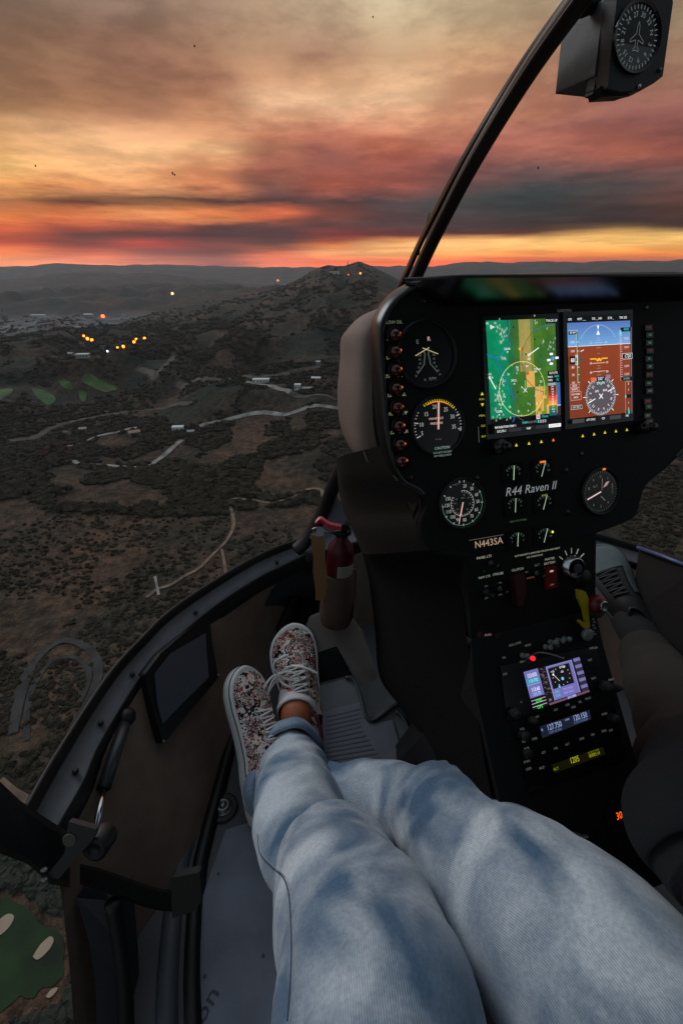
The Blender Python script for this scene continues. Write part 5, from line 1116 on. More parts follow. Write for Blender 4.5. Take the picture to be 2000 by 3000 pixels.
# ------------------------------------------------------------------ fire extinguisher, brackets and mat by the pedestal
RED_ = mat('extinguisher_red', (66, 7, 18), .4, spec=.3); TANS = mat('tan_strap', (128, 92, 52), .8, bump=.5, bscale=500)
ext = thing('fire_extinguisher', P(985, 1830, 1.12), 'small red fire extinguisher held by a tan strap beside the pedestal', 'extinguisher')
ea, eb = P(1000, 1575, 1.02), P(985, 1790, 1.10); ed = (eb-ea)/np.linalg.norm(eb-ea); ex = np.cross(ed, CX); ex /= np.linalg.norm(ex); ex = ex if ex[0] > 0 else -ex; ey = np.cross(ed, ex); ey = ey if ey@CX < 0 else -ey
def cyl(mb, prof, m, n=28, t0=0, t1=2*pi, off=0):
    cl = abs(t1-t0-2*pi) < 1e-6; k = n if cl else n+1; rows = []
    for r, t_ in prof: rows.append([ea+ed*t_+(ex*cos(t0+(t1-t0)*j/n)+ey*sin(t0+(t1-t0)*j/n))*r for j in range(k)])
    mb.grid(rows, m, cl)
Lc = np.linalg.norm(eb-ea)
mb = MB(); cyl(mb, [(.012, -.01), (.016, .005), (.028, .02), (.0305, .035), (.031, .06), (.031, Lc), (.02, Lc+.012), (.001, Lc+.014)], RED_); mb.build('cylinder', ext, smooth=True)
mb = MB(); cyl(mb, [(.0315, .058), (.0315, .088)], mat('label_paper', (130, 126, 118), .7, var=.08, vscale=60), 16, -.2, 1.7); mb.build('paper_label', ext, smooth=True)
mb = MB(); cyl(mb, [(.013, -.014), (.014, .004), (.011, .006)], BLK); cyl(mb, [(.020, -.022), (.021, -.012), (.014, -.008)], BLK); mb.build('valve_head', ext, smooth=True)
mb = MB(); q = spline([P(924, 1535, 1.0), P(940, 1522, 1.0), P(965, 1538, .99), P(1000, 1545, .99)], 5); rows = []
for k, c in enumerate(q): wv = UX*.0075; rows.append([c+wv-CX*.004, c+wv*.2-CX*.009, c-wv-CX*.004, c-wv*.8+CX*.004, c+wv*.8+CX*.004])
mb.grid(rows, mat('red_handle', (170, 30, 52), .35), True, cap=True); mb.build('squeeze_handle', ext, smooth=False)
mb = MB(); mb.tube(spline([P(914, 1552, 1.0), P(935, 1546, .995), P(960, 1560, .99), P(998, 1555, 1.0)], 4), .003, STL, 8); mb.build('lower_lever', ext, smooth=True)
mb = MB(); q = spline([(925, 1566, 1.0), (930, 1568, .985), (934, 1620, 1.0), (938, 1690, 1.03), (944, 1758, 1.06)], 5); rows = []
for k, (u, v, d) in enumerate(q): hw = 19+1.5*sin(k); rows.append([P(u-hw, v, d), P(u+hw, v+2, d), P(u+hw, v+2, d+.004), P(u-hw, v, d+.004)])
mb.grid(rows, TANS, True, cap=True); mb.build('strap', ext)
mb = MB(); q = [P(928, 1548, .985), P(950, 1552, .985), P(948, 1570, .985), P(924, 1572, .985)]; mb.prism(q, CX*.006, STL); mb.build('strap_buckle', ext, bevel=.001)
BR = mat('leather_holster', (70, 50, 38), .75, bump=.5, bscale=500, var=.15, vscale=40)
mb = MB(); cyl(mb, [(.034, .088), (.0355, .090), (.037, .12), (.040, Lc-.02), (.041, Lc+.012), (.036, Lc+.03), (.02, Lc+.04), (.001, Lc+.041)], BR); hs = mb.build('holster', ext, smooth=True)
mb = MB(); mb.prism([P(u, v, 1.075) for u, v in [(1032,1665),(1043,1672),(1046,1820),(1036,1818)]], CX*.02, BR); mb.build('holster_flange', hs, bevel=.001)
# yoke shaped bracket on the floor below it
yk = thing('pedal_bracket', P(1000, 1880, 1.13), 'fawn forked bracket on the floor below the fire extinguisher', 'bracket')
pts = [(905,1812),(960,1790),(1030,1812),(1062,1855),(1106,1975),(1100,1992),(1065,2000),(1045,1985),(985,1893),(930,1912),(885,1930),(870,1900)]
mb = MB(); mb.prism([P(u, v, 1/(1/1.14+(v-1812)*.00034)) for u, v in pts], CX*.03, FAWN); mb.build('fork_plate', yk, bevel=.004)
mb = MB(); mb.prism([P(u, v, 1.10) for u, v in [(915,1918),(985,1900),(1035,1990),(1030,2000),(900,2030)]], CX*.02, mat('deep_black', (6, 6, 6), .9)); mb.build('recess_shade', yk, bevel=.002)  # near-black slab behind the fork, shade of a hollow put into its colour
# grey moulded kick mat with papers under it
mt = thing('kick_plate', P(1080, 2150, 1.0), 'grey moulded kick plate with stepped edge on the floor right of the shoes', 'plate')
pts = [(900,2018),(1010,1990),(1035,1996),(1052,2040),(1078,2112),(1100,2108),(1150,2072),(1172,2068),(1188,2085),(1255,2235),(1235,2330),(960,2330),(905,2200)]
dd = lambda u, v: 1/(1/1.075+(v-2000)*.00050)
def pm_(u, v, o=0): return P(u, v, dd(u, v)-o)
mb = MB(); mb.prism([pm_(u, v) for u, v in pts], CX*.02, mat('kick_grey', (86, 88, 90), .5, bump=.3, bscale=300, var=.1, vscale=25)); mb.build('moulded_plate', mt, bevel=.004)
mb = MB(); mb.prism([pm_(u, v, .004) for u, v in [(945,2085),(1062,2058),(1090,2120),(1150,2110),(1180,2220),(1170,2300),(955,2300)]], CX*.002, mat('paper_sheet', (96, 96, 108), .6, var=.12, vscale=30)); sh_ = mb.build('paper_sheet', mt)
mb = MB(); tl = mat('faint_print', (84, 84, 95), .7)
for k in range(13):
    v = 2090+k*13; mb.prism([pm_(u, w_, .0048) for u, w_ in [(955, v+8), (1055+max(0, k-4)*8, v-16), (1055+max(0, k-4)*8, v-12), (955, v+12)]], CX*.0002, tl)
mb.build('printed_lines', sh_)
for pth in ([(1012,1985),(1036,1990),(1056,2040),(1082,2112),(1150,2070),(1172,2062),(1192,2080),(1262,2240)], [(1160,2085),(1185,2110),(1235,2240)]):
    mb = MB(); mb.tube(spline([pm_(u, v, .005) for u, v in pth], 4), .0045, mat('rubber_edge', (58, 60, 60), .4), 8); mb.build('edge_bead', mt, smooth=True)
# ------------------------------------------------------------------ people
def denim(name, base, light, scale=7.):
    m = bpy.data.materials.new(name); m.use_nodes = True; t = m.node_tree; b = t.nodes['Principled BSDF']; b.inputs['Roughness'].default_value = .95; b.inputs['Specular IOR Level'].default_value = .12
    b.inputs['Sheen Weight'].default_value = .25; b.inputs['Sheen Roughness'].default_value = .5
    tc_ = t.nodes.new('ShaderNodeTexCoord'); n_ = t.nodes.new('ShaderNodeTexNoise'); n_.inputs['Scale'].default_value = scale; n_.inputs['Detail'].default_value = 3; n_.inputs['Roughness'].default_value = .5; n_.inputs['Distortion'].default_value = .6
    t.links.new(tc_.outputs['Object'], n_.inputs['Vector']); r = t.nodes.new('ShaderNodeValToRGB'); e = r.color_ramp.elements
    e[0].position = .37; e[0].color = (*lin(base), 1); e[1].position = .63; e[1].color = (*lin(light), 1); t.links.new(n_.outputs[0], r.inputs[0])
    uvn = t.nodes.new('ShaderNodeUVMap'); uvn.uv_map = 'uv'; wv = t.nodes.new('ShaderNodeTexWave'); wv.wave_type = 'BANDS'; wv.bands_direction = 'X'; wv.inputs['Scale'].default_value = 30; wv.inputs['Distortion'].default_value = .8; wv.inputs['Detail'].default_value = 2; wv.inputs['Detail Scale'].default_value = 4
    t.links.new(uvn.outputs[0], wv.inputs['Vector'])
    n2_ = t.nodes.new('ShaderNodeTexNoise'); n2_.inputs['Scale'].default_value = 260; n2_.inputs['Detail'].default_value = 3; t.links.new(tc_.outputs['Object'], n2_.inputs['Vector'])
    mx_ = t.nodes.new('ShaderNodeMix'); mx_.data_type = 'RGBA'; mx_.blend_type = 'MULTIPLY'; mx_.inputs[0].default_value = 1.0
    r2 = t.nodes.new('ShaderNodeValToRGB'); r2.color_ramp.elements[0].color = (.80, .81, .84, 1); r2.color_ramp.elements[1].color = (1.05, 1.05, 1.05, 1); t.links.new(wv.outputs[1], r2.inputs[0])
    t.links.new(r.outputs[0], mx_.inputs[6]); t.links.new(r2.outputs[0], mx_.inputs[7])
    mx2 = t.nodes.new('ShaderNodeMix'); mx2.data_type = 'RGBA'; mx2.blend_type = 'MULTIPLY'; mx2.inputs[0].default_value = 1.0
    r3 = t.nodes.new('ShaderNodeValToRGB'); r3.color_ramp.elements[0].position = .3; r3.color_ramp.elements[0].color = (.84, .85, .88, 1); r3.color_ramp.elements[1].position = .7; r3.color_ramp.elements[1].color = (1.15, 1.15, 1.15, 1); t.links.new(n2_.outputs[0], r3.inputs[0])
    t.links.new(mx_.outputs[2], mx2.inputs[6]); t.links.new(r3.outputs[0], mx2.inputs[7]); t.links.new(mx2.outputs[2], b.inputs['Base Color'])
    bp = t.nodes.new('ShaderNodeBump'); bp.inputs['Strength'].default_value = .35; bp.inputs['Distance'].default_value = .001; t.links.new(wv.outputs[1], bp.inputs['Height']); t.links.new(bp.outputs[0], b.inputs['Normal'])
    return m
def limb(mb, pts, m, n=56, k=10, wr=.0, seed=0, cap=True, sq=1.0, creases=()):
    """pts: (x, y, z, r) centre line; builds a tapering sleeve of cloth with folds and uv"""
    S = spline(pts, k); C = [V(p[:3]) for p in S]; Rr = [p[3] for p in S]; rows = []; uv = []
    ln_ = [0]
    for a, b_ in zip(C, C[1:]): ln_.append(ln_[-1]+(b_-a).length)
    nrm = None
    for i_, c in enumerate(C):
        t_ = (C[min(i_+1, len(C)-1)]-C[max(i_-1, 0)]).normalized()
        if nrm is None: nrm = Vector((1, 0, 0)); 
        nrm = (nrm-t_*nrm.dot(t_)).normalized(); b_ = t_.cross(nrm); row = []
        for j in range(n+1):
            th = 2*pi*j/n; dirv = nrm*cos(th)+b_*sin(th); q = c+dirv*Rr[i_]
            f = noise.noise(q*9+Vector((seed, 0, 0)))*1.0+noise.noise(Vector((ln_[i_]*26, cos(th)*1.6, sin(th)*1.6+seed)))*.8
            for (lc, wc, ac, tc0) in creases:
                f += ac*math.exp(-((ln_[i_]-lc+.025*cos(th*2+seed))/wc)**2)*(.5+.5*cos(th-tc0))
            row.append(c+dirv*(Rr[i_]+wr*f))
            uv.append((th*Rr[i_]*1.0*5, ln_[i_]*5))
        rows.append(row)
    mb.grid(rows, m, False, False, uv)
    if cap:
        mb.add(rows[-1][:-1], [tuple(range(n))], m); mb.add(rows[0][:-1], [tuple(range(n-1, -1, -1))], m)
    return rows
def Q(u, v, d, r): p = P(u, v, d); return (p[0], p[1], p[2], r)
hipA = (.03, -.12, -.60); hipB = (.30, -.10, -.58)
shinA = [Q(850, 2222, .960, .0635), Q(860, 2262, .915, .0690), Q(868, 2320, .84, .0735), Q(878, 2400, .76, .0760), Q(897, 2470, .70, .075), Q(925, 2540, .665, .066), Q(950, 2585, .655, .045)]
legA = [Q(978, 2432, .668, .022), Q(978, 2442, .662, .040), Q(978, 2458, .655, .056), Q(976, 2488, .640, .069), Q(982, 2540, .605, .079), Q(1012, 2640, .545, .086), Q(1058, 2760, .49, .091), Q(1090, 2900, .44, .094), (*P(1110, 3060, .40), .096), (.035, .02, -.62, .100), (*hipA, .112)]
shinB = [Q(770, 2300, .95, .058), Q(880, 2322, .90, .059), Q(1010, 2338, .84, .061), Q(1130, 2350, .77, .064), Q(1215, 2375, .72, .063), Q(1290, 2440, .68, .055)]
legB = [Q(1228, 2318, .705, .024), Q(1232, 2325, .70, .042), Q(1240, 2336, .694, .057), Q(1264, 2362, .675, .069), Q(1345, 2440, .62, .077), Q(1440, 2560, .555, .086), Q(1590, 2700, .485, .095), Q(1760, 2885, .43, .101), (.275, .08, -.595, .104), (*hipB, .114)]
psn = thing('person', (.16, -.12, -.75), 'seated passenger in pale blue jeans with ankles crossed and floral sneakers', 'person')
SKIN_ = mat('skin', (172, 98, 62), .5, bump=.15, bscale=300, var=.08, vscale=30); SKIN_.node_tree.nodes['Principled BSDF'].inputs['Subsurface Weight'].default_value = .08; SKIN_.node_tree.nodes['Principled BSDF'].inputs['Subsurface Radius'].default_value = (.01, .004, .002)
def skin_body(name, joints, edges, root, m, parent):
    me = bpy.data.meshes.new(name); me.from_pydata([j[:3] for j in joints], edges, []); o = bpy.data.objects.new(name, me); COL.objects.link(o)
    sk_ = o.modifiers.new('skin', 'SKIN'); sk_.use_smooth_shade = True
    for i_, j in enumerate(joints): me.skin_vertices[0].data[i_].radius = (j[3], j[3])
    me.skin_vertices[0].data[root].use_root = True
    o.modifiers.new('sub', 'SUBSURF').levels = 2; o.modifiers['sub'].render_levels = 2; me.materials.append(m)
    o.parent = parent; o.matrix_parent_inverse = Matrix.Translation(-parent.location); return o
def J(p, r): return (float(p[0]), float(p[1]), float(p[2]), r)
footA = [J(P(868, 2085, 1.005), .0385), J(P(871, 2120, 1.002), .039), J(P(864, 2195, 1.0), .041)]
jt = [J((.165, -.13, -.60), .115), J((.16, -.16, -.42), .105), J((.13, -.19, -.25), .09), J((.11, -.2, -.15), .045),
      J(hipA, .085), J(P(1058, 2760, .50), .07), J(P(960, 2520, .66), .052), J(P(872, 2340, .83), .043), footA[2], footA[1], footA[0], J(P(872, 2050, 1.03), .033), J(P(862, 1950, 1.10), .026), J(P(858, 1880, 1.13), .018),
      J(hipB, .085), J(P(1600, 2740, .50), .070), J(P(1275, 2375, .70), .052), J(P(1000, 2330, .85), .048), J(P(800, 2320, .955), .036), J(P(770, 2260, .975), .032), J(P(735, 2130, 1.0), .026), J(P(718, 2040, 1.01), .02)]
ed_ = [(0, 1), (1, 2), (2, 3), (0, 4), (4, 5), (5, 6), (6, 7), (7, 8), (8, 9), (9, 10), (10, 11), (11, 12), (12, 13), (0, 14), (14, 15), (15, 16), (16, 17), (17, 18), (18, 19), (19, 20), (20, 21)]
skin_body('body', jt, ed_, 0, SKIN_, psn)
JEAN = denim('pale_denim', (82, 109, 134), (200, 209, 215), 9.0)
JEANC = denim('denim_inside', (110, 132, 156), (150, 168, 184), 9)
mb = MB()
rA = limb(mb, legA, JEAN, wr=.003, seed=1, creases=[(.10, .03, -.8, 1), (.16, .02, .7, 2), (.055, .007, -1.1, 2.5), (.085, .008, -.9, 1.5), (.21, .009, -.8, 3), (.03, .006, -.9, 0)])
limb(mb, shinA, JEAN, wr=.0035, seed=11, creases=[(.02, .012, -1.2, 0), (.10, .016, .9, 1), (.22, .02, 1.2, 2), (.06, .007, -1.0, 2), (.13, .008, -1.1, 1), (.17, .008, -.9, 2.5)]); limb(mb, shinB, JEAN, wr=.0045, seed=15, creases=[(.2, .02, -1.4, 1), (.26, .015, 1.2, 0)])
rB = limb(mb, legB, JEAN, wr=.003, seed=5, creases=[(.12, .03, -.8, .5), (.2, .03, .6, 1), (.06, .007, -1.1, 1), (.09, .008, -1.0, 2.2), (.035, .006, -.9, .2), (.26, .01, -.9, 1.4)])
limb(mb, [(.165, -.13, -.66, .13), (.165, -.14, -.58, .155), (.16, -.15, -.48, .15)], JEAN, wr=.003, seed=8)
jn = mb.build('jeans', psn, smooth=True)
# turned up cuff, and the other one peeping out
def cuff(c, ax, r0, wid, th_, seed):
    mb = MB(); ax = ax/np.linalg.norm(ax); n = np.cross(ax, UX); n /= np.linalg.norm(n); b_ = np.cross(ax, n); prof = [(r0-.004, -.4), (r0+.001, -.5), (r0+th_, -.42), (r0+th_*1.15, 0), (r0+th_, .42), (r0, .5), (r0-.004, .42)]; rows = []; uv = []
    for r, t_ in prof:
        row = []
        for j in range(49):
            a = 2*pi*j/48; f = 1+.035*sin(a*3+seed)+.02*sin(a*7+seed*2); row.append(c+ax*(t_*wid+.004*sin(a*2+seed))+(n*cos(a)+b_*sin(a))*r*f); uv.append((a*r*5, t_*wid*5))
        rows.append(row)
    mb.grid(rows, JEANC, False, False, uv); o = mb.build('cuff', jn, smooth=True); return o
cuff(P(848, 2214, .960), P(862, 2290, .885)-P(850, 2222, .960), .0675, .032, .006, 1.0)
cuff(P(790, 2300, .945), P(880, 2300, .90)-P(770, 2300, .95), .0600, .026, .0045, 2.0)
# outer seams
seamA = [(737,2380,.68),(738,2440,.655),(752,2500,.63),(790,2540,.60),(830,2570,.575),(846,2620,.54),(850,2700,.50),(852,2800,.46),(846,2920,.41),(838,3060,.36)]
from mathutils.bvhtree import BVHTree
bv = BVHTree.FromPolygons([Vector(v) for v in mb.v] if False else [v.co.copy() for v in jn.data.vertices], [tuple(p.vertices) for p in jn.data.polygons])
def surf(u, v, off=.0008):
    r = V(ray(u, v)).normalized(); h_ = bv.ray_cast(Vector((0, 0, 0)), r)
    if h_[0] is None:
        h2 = bv.find_nearest(r*.7); return np.array(h2[0])
    return np.array(h_[0]-r*off)
mb = MB(); sp = spline([(756,2445),(762,2500),(796,2540),(830,2570),(846,2620),(852,2700),(854,2800),(848,2920),(842,2990)], 5)
mb.tube([surf(u+7, v, .0003) for u, v in sp], .0005, mat('stitching', (150, 156, 160), .8), 5); mb.tube([surf(u, v, .0003) for u, v in sp], .0010, mat('seam_thread', (58, 72, 92), .8), 6); mb.build('seam', jn, smooth=True)
mb = MB(); limb(mb, [(.165, -.14, -.52, .158), (.16, -.16, -.42, .15), (.13, -.19, -.28, .15), (.115, -.2, -.18, .09), (.11, -.2, -.14, .055)], mat('dark_top', (48, 50, 58), .9), wr=.003, seed=3); mb.build('sweater', psn, smooth=True)
# ---- shoes
flo = bpy.data.materials.new('floral_canvas'); flo.use_nodes = True; t = flo.node_tree; b = t.nodes['Principled BSDF']; b.inputs['Roughness'].default_value = .85; b.inputs['Specular IOR Level'].default_value = .15
tcn = t.nodes.new('ShaderNodeTexCoord')
def vcell(s, seed):
    mp = t.nodes.new('ShaderNodeMapping'); mp.inputs['Location'].default_value = (seed, seed*2, 0); t.links.new(tcn.outputs['Object'], mp.inputs['Vector'])
    nn = t.nodes.new('ShaderNodeTexNoise'); nn.inputs['Scale'].default_value = s*.7; t.links.new(mp.outputs[0], nn.inputs['Vector'])
    ad = t.nodes.new('ShaderNodeMix'); ad.data_type = 'VECTOR'; ad.inputs[0].default_value = .04; t.links.new(mp.outputs[0], ad.inputs[4]); t.links.new(nn.outputs[1], ad.inputs[5])
    v_ = t.nodes.new('ShaderNodeTexVoronoi'); v_.inputs['Scale'].default_value = s; t.links.new(ad.outputs[1], v_.inputs['Vector']); sp_ = t.nodes.new('ShaderNodeSeparateColor'); t.links.new(v_.outputs['Color'], sp_.inputs[0]); return sp_.outputs[0], sp_.outputs[1]
def cramp(f, st):
    r = t.nodes.new('ShaderNodeValToRGB'); r.color_ramp.interpolation = 'CONSTANT'; e = r.color_ramp.elements
    for k, (p, c) in enumerate(st):
        x = e[0] if k == 0 else (e[-1] if k == len(st)-1 else e.new(p)); x.position = p; x.color = (*lin(c), 1)
    t.links.new(f, r.inputs[0]); return r.outputs[0]
pal = [(0, (206,196,192)), (.16, (18,22,26)), (.36, (226,216,210)), (.5, (170,70,84)), (.58, (232,176,156)), (.68, (44,60,54)), (.76, (222,214,206)), (.88, (150,92,44)), (.93, (24,22,30))]
ca_ = cramp(vcell(120, 1)[0], pal); cb_ = cramp(vcell(210, 4)[1], [(0, (226,214,208)), (.22, (20,22,28)), (.46, (150,62,74)), (.56, (96,140,118)), (.62, (206,170,156)), (.80, (28,30,34)), (.92, (120,28,48))])
mk = vcell(60, 9)[0]; gt = t.nodes.new('ShaderNodeMath'); gt.operation = 'GREATER_THAN'; gt.inputs[1].default_value = .5; t.links.new(mk, gt.inputs[0])
mx_ = t.nodes.new('ShaderNodeMix'); mx_.data_type = 'RGBA'; t.links.new(gt.outputs[0], mx_.inputs[0]); t.links.new(ca_, mx_.inputs[6]); t.links.new(cb_, mx_.inputs[7]); t.links.new(mx_.outputs[2], b.inputs['Base Color'])
RUB = mat('white_rubber', (212, 211, 208), .55, bump=.2, bscale=300, var=.06, vscale=60); STR = mat('sole_stripe', (24, 24, 26), .5); LACE = mat('white_lace', (225, 222, 218), .8, bump=.5, bscale=1500); SOCK = mat('white_sock', (226, 220, 220), .9, bump=.6, bscale=900)
PKM = mat('pink_mark', (225, 30, 90), .8)
def shoe(heel, toe, up, side, sole_m=RUB, upper_m=flo, lace_m=LACE, parent=None, bow=False, nlace=5, wscale=1.0, skew=1):
    """heel/toe: points on the bottom of the sole; up: towards the instep"""
    X_ = toe-heel; Ls = np.linalg.norm(X_); X_ = X_/Ls; Zs = up-X_*(up@X_); Zs /= np.linalg.norm(Zs); Ys = np.cross(Zs, X_)
    def T(x, y, z): return heel+X_*(x*Ls)+Ys*y+Zs*z
    wp = [(0, .004), (.012, .018), (.05, .029), (.12, .0335), (.25, .0345), (.42, .036), (.58, .043), (.72, .0495), (.82, .0495), (.90, .043), (.96, .029), (.99, .014), (1.0, .003)]
    xs = [p[0] for p in wp]; ws = [p[1]*wscale for p in wp]
    def W_f(x): return float(np.interp(x, xs, ws))
    def cy(x): return skew*(.010*sin(pi*min(1, max(0, (x-.3)/.7)))-.002)
    st = sorted(set(list(np.linspace(0, 1, 36))+[.006, .015, .03, .97, .985, .994])); outl = [(x, cy(x)+W_f(x)) for x in st]+[(x, cy(x)-W_f(x)) for x in reversed(st)]
    mb = MB(); rows = []
    for g_, z_ in ((.94, 0), (1.0, .003), (1.02, .014), (1.0, .026), (.95, .031), (.9, .031)):
        rows.append([T(.5+(x-.5)*(1+(g_-1)*.35), cy(x)+(y-cy(x))*g_, z_+.006*(max(0, x-.75)/.25)**2) for x, y in outl])
    mb.grid(rows, sole_m, True, True); so = mb.build('sole', parent, smooth=True)
    mb = MB()
    mb.tube([T(.5+(x-.5)*1.006, cy(x)+(y-cy(x))*1.018, .0245+.006*(max(0, x-.75)/.25)**2) for x, y in outl]+[T(outl[0][0], outl[0][1], .0245)], .0011, STR, 6); mb.build('sole_stripe', so, smooth=True)
    hp = [(0, .052), (.04, .068), (.12, .073), (.22, .072), (.34, .080), (.42, .083), (.52, .076), (.64, .064), (.76, .053), (.86, .046), (.93, .040), (.975, .034), (1.0, .028)]
    hx = [p[0] for p in hp]; hh = [p[1] for p in hp]
    def Hf(x): return float(np.interp(x, hx, hh))
    def top(x, f, e=0):  # f in -1..1 across
        w_ = W_f(x)*.97; a = (f*.5+.5)*pi; k = 2.4 if x < .4 else 2.1
        yy = -cos(a); zz_ = sin(a)**.72 if sin(a) > 0 else 0
        nar = 1-.30*zz_*(1 if x < .6 else max(0, 1-(x-.6)*2))
        return T(x if x < .985 else .985, cy(x)+yy*(w_+e)*nar, .024+(Hf(x)+e-.024)*zz_)
    mb = MB(); rows = [[top(x, f) for f in np.linspace(-1, 1, 25)] for x in st]; mb.grid(rows, upper_m); mb.build('upper', parent, smooth=True)
    # padded collar round the ankle opening
    mb = MB(); col_ = []
    for k in range(33):
        a = 2*pi*k/32; x = .20+.17*cos(a); f = .40*sin(a); col_.append(top(x, f, .003))
    mb.tube(col_, .0038, STR if upper_m is not flo else mat('collar_lining', (120, 60, 66), .9), 8, cap=False); mb.build('collar', parent, smooth=True)
    # laces
    mb = MB()
    for k in range(nlace):
        x = .50+k*.045; pts = [top(x+(.02 if (k % 2) else -.005)*0+.018*abs(f)*0+(.012*f), f, .0035) for f in np.linspace(-.34, .34, 9)]
        mb.tube(pts, .0024, lace_m, 8, sx=.7)
        pts = [top(x+.026+.026*(f*-1.2), f, .0045) for f in np.linspace(-.30, .30, 9)]
        if k < nlace-1: mb.tube(pts, .0022, lace_m, 8, sx=.7)
    mb.build('laces', parent, smooth=True)
    if upper_m is not flo: return T, top
    for k in range(nlace):
        for s_ in (-1, 1):
            ey_ = MB(); c = top(.50+k*.045+.012*s_*.34, s_*.37, .0012); rr3 = [c+(X_*cos(2*pi*j/12)+Ys*sin(2*pi*j/12))*.0030 for j in range(13)]; ey_.tube(rr3, .0009, mat("eyelet_white", (220, 220, 220), .4) if upper_m is flo else DKS, 6, cap=False); ey_.build('eyelet', parent, smooth=True)
    return T, top
hA, tA = P(925, 2238, 1.03), P(852, 1832, 1.14)
upA = -P(870, 2000, 1.0)+np.array([.0, .10, .25])
shA = bpy.data.objects.new('sneaker', None); COL.objects.link(shA); shA.location = V(hA)-psn.location; shA.parent = psn; shA['label'] = 'floral sneaker on top with its bow of white laces'
shB = bpy.data.objects.new('sneaker', None); COL.objects.link(shB); shB.parent = psn; shB['label'] = 'floral sneaker underneath lying on its side'
TA, topA = shoe(hA, tA, upA, 1, parent=shA, wscale=1.15, skew=1)
hB, tB = P(768, 2425, .925), P(690, 1958, 1.03); shB.location = V(hB)-psn.location
upB = -P(720, 2200, 1.0)+np.array([1.15, .18, .15])
TB, topB = shoe(hB, tB, upB, 1, parent=shB, wscale=1.10, skew=-1)
# bow of the upper shoe
def pj(p): d = float(p@CX); return 1000+FPX*p[0]/d, 1500-FPX*float(p@UX)/d
mb = MB(); k0 = min((np.array(topA(x_, f_, .008)) for x_ in np.linspace(.4, .8, 30) for f_ in np.linspace(-.6, .6, 25)), key=lambda p: (pj(p)[0]-818)**2+(pj(p)[1]-1975)**2)
def off(u, v, d): return P(u, v, d)
kd = float(k0@CX)
ku, kv = pj(k0)
loops = [[(0, 0, 0), (30, -22, -.02), (70, -20, -.03), (112, -2, -.03)],
         [(0, 0, 0), (25, -8, -.02), (50, 2, -.025), (60, 18, -.02), (30, 16, -.012), (2, 6, 0)],
         [(0, 0, 0), (-22, 8, -.02), (-44, 40, -.03), (-50, 82, -.025), (-40, 88, -.02), (-30, 50, -.02), (-8, 16, -.006), (0, 2, 0)],
         [(0, 0, 0), (-20, 20, -.012), (-34, 60, -.022), (-36, 110, -.02), (-28, 122, -.018)],
         [(0, 0, 0), (-16, -18, -.012), (-10, -40, -.014), (26, -58, -.014)],
         [(-4, 0, 0), (6, 24, -.012), (36, 38, -.016), (64, 30, -.012)]]
for lp in loops: mb.tube(spline([P(ku+a, kv+b_, kd+c) for a, b_, c in lp], 7), .0026, LACE, 8, sx=.75)
mb.ball(k0-CX*.004, .006, LACE, 8); mb.build('lace_bow', shA, smooth=True)
# sock of the visible ankle
mb = MB(); sp = [Q(872, 2042, .992, .037), Q(872, 2062, .984, .0405), Q(872, 2080, .976, .0425), Q(872, 2094, .972, .0425), Q(872, 2098, .971, .039)]
sc0 = P(870, 2088, 1.012); sax = P(876, 2040, 1.05)-P(870, 2105, .985); sax /= np.linalg.norm(sax); sn_ = np.cross(sax, UX); sn_ /= np.linalg.norm(sn_); sb_ = np.cross(sax, sn_)
rows = [[sc0+sax*t_+(sn_*cos(2*pi*j/40)+sb_*sin(2*pi*j/40))*r_ for j in range(40)] for r_, t_ in ((.0405, -.004), (.0435, -.007), (.0455, -.002), (.0460, .006), (.0442, .012), (.0446, .016), (.0440, .022), (.0450, .03), (.0455, .045), (.043, .06), (.034, .075), (.02, .085))]
mb.grid(rows, SOCK, True); sck = mb.build('sock', psn, smooth=True)
mb = MB(); mb.tube([sc0+sax*.026+(sn_*cos(a_)+sb_*sin(a_))*.0455 for a_ in (-2.0, -1.57, -1.1)] if (sb_@UX) < 0 else [sc0+sax*.026+(sn_*cos(a_)+sb_*sin(a_))*.0455 for a_ in (1.1, 1.57, 2.0)], [.0012, .002, .001], PKM, 6); mb.build('pink_mark', sck)
# ---- pilot
plt_ = thing('person', H(.85, -.1, -.75), 'pilot at the right edge in khaki trousers and dark sleeve, foot on the pedal', 'person')
kn_ = P(2090, 2300, .62)
pj_ = [J(H(.88, -.15, -.60), .13), J(H(.88, -.2, -.40), .13), J(H(.88, -.22, -.2), .12), J(H(.88, -.22, -.10), .05),
       J(H(.79, -.12, -.58), .09), J(kn_, .06), J(P(1985, 2060, .80), .05), J(P(1905, 1905, 1.0), .035), J(P(1840, 1800, 1.06), .03), J(P(1785, 1690, 1.12), .022),
       J(H(.98, -.12, -.58), .09), J(H(1.02, .33, -.56), .06), J(P(2080, 1960, .98), .045), J(P(2010, 1900, 1.08), .035), J(P(1965, 1850, 1.12), .025),
       J(H(.70, -.2, -.2), .055), J(P(2050, 2390, .50), .04), J(P(2110, 2640, .40), .026), J(P(2080, 2700, .375), .026)]
pe = [(0, 1), (1, 2), (2, 3), (0, 4), (4, 5), (5, 6), (6, 7), (7, 8), (8, 9), (0, 10), (10, 11), (11, 12), (12, 13), (13, 14), (2, 15), (15, 16), (16, 17), (17, 18)]
skin_body('body', pj_, pe, 0, mat('pilot_skin', (112, 70, 52), .6, bump=.2, bscale=300), plt_)
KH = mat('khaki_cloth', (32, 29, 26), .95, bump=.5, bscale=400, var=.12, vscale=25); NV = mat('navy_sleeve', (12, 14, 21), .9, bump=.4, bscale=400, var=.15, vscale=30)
mb = MB()
limb(mb, [Q(1880, 1896, 1.0, .047), Q(1920, 1970, .93, .060), Q(1975, 2080, .80, .070), Q(2040, 2200, .70, .076), Q(2110, 2300, .62, .085), (*H(.80, .1, -.58), .10), (*H(.79, -.12, -.58), .12)], KH, wr=.004, seed=4)
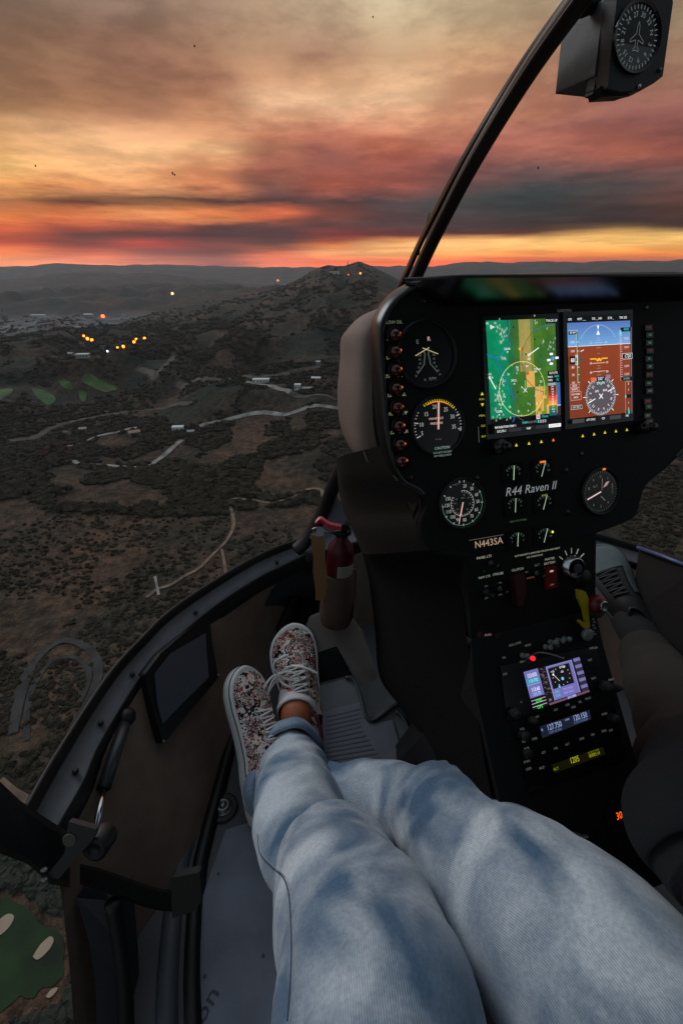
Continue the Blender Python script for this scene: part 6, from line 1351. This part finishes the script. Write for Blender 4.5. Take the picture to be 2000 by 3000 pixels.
limb(mb, [Q(2010, 1880, 1.06, .045), Q(2060, 1950, 1.0, .055), (*H(1.03, .5, -.72), .06), (*H(1.03, .33, -.56), .085), (*H(1.0, .1, -.57), .1), (*H(.98, -.12, -.58), .12)], KH, wr=.004, seed=6)
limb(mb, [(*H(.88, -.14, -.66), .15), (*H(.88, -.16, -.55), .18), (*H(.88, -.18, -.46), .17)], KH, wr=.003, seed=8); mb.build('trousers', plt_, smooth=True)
mb = MB(); limb(mb, [Q(1842, 1812, 1.065, .040), Q(1865, 1850, 1.035, .041), Q(1900, 1905, 1.0, .042)], mat('dark_sock', (22, 24, 26), .9), n=32, wr=.0006); mb.build('sock', plt_, smooth=True)
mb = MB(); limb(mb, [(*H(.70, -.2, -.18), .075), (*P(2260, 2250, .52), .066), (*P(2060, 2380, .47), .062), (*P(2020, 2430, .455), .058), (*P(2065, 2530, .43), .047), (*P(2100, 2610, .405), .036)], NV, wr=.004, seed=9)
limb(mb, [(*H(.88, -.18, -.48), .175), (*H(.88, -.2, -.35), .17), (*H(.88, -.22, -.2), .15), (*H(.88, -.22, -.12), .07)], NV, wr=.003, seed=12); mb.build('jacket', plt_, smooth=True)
MESHM = mat('shoe_mesh_grey', (84, 96, 98), .7, bump=.4, bscale=900, var=.1, vscale=60); DKS = mat('shoe_dark', (26, 27, 30), .7, bump=.4, bscale=300); LCD = mat('dark_lace', (40, 43, 48), .8)
ps = bpy.data.objects.new('running_shoe', None); COL.objects.link(ps); ps.parent = plt_; hP, tP = P(1925, 1945, 1.03), P(1738, 1610, 1.2); ps.location = V(hP)-plt_.location
TP, topP = shoe(hP, tP, -P(1830, 1780, 1)+np.array([-.0, .1, .3]), 1, MESHM, DKS, LCD, parent=ps, wscale=1.15, skew=1, nlace=6)
mb = MB(); rows = [[topP(x, f, .002) for f in np.linspace(-.97, .97, 21)] for x in np.linspace(.74, .99, 12)]; mb.grid(rows, MESHM); mb.build('toe_cap', ps, smooth=True)
mb = MB(); rows = [[topP(x, f, .002) for f in np.linspace(.62, .97, 6)] for x in np.linspace(.50, .76, 10)]; mb.grid(rows, MESHM); mb.build('side_panel', ps, smooth=True)
mb = MB(); rows = [[topP(x, f, .002) for f in np.linspace(-.97, -.62, 6)] for x in np.linspace(.5, .76, 10)]; mb.grid(rows, MESHM); mb.build('side_panel', ps, smooth=True)
p2 = bpy.data.objects.new('running_shoe', None); COL.objects.link(p2); p2.parent = plt_; hP, tP = P(2060, 1900, 1.08), P(1910, 1835, 1.2); p2.location = V(hP)-plt_.location
shoe(hP, tP, np.array([-.1, -.1, 1.]), 1, MESHM, DKS, LCD, parent=p2, wscale=1.05, nlace=6)
# ------------------------------------------------------------------ the air
hz = MB(); s_ = 11000.0; zt = HAZE_T; zb = float(ZZ.min())-1
hv = [(x, y, z) for x in (-s_, s_) for y in (-s_, s_) for z in (zb, zt)]
hz.add(hv, [(0, 1, 3, 2), (4, 6, 7, 5), (0, 4, 5, 1), (2, 3, 7, 6), (0, 2, 6, 4), (1, 5, 7, 3)], None) if False else None
me = bpy.data.meshes.new('haze'); me.from_pydata(hv, [], [(0, 1, 3, 2), (4, 6, 7, 5), (0, 4, 5, 1), (2, 3, 7, 6), (0, 2, 6, 4), (1, 5, 7, 3)]); me.update()
ho = bpy.data.objects.new('haze', me); COL.objects.link(ho); tag(ho, 'thin bluish evening haze over the far hills', 'haze', kind='stuff')
bmx = bmesh.new(); bmx.from_mesh(me); bmesh.ops.recalc_face_normals(bmx, faces=bmx.faces); bmx.to_mesh(me); bmx.free()
hm = bpy.data.materials.new('haze_air'); hm.use_nodes = True; t = hm.node_tree; t.nodes.clear(); oo = t.nodes.new('ShaderNodeOutputMaterial'); pv = t.nodes.new('ShaderNodeVolumePrincipled')
pv.inputs['Color'].default_value = (.80, .86, .95, 1); pv.inputs['Density'].default_value = HAZE_D; pv.inputs['Anisotropy'].default_value = .3
t.links.new(pv.outputs[0], oo.inputs['Volume']); me.materials.append(hm)
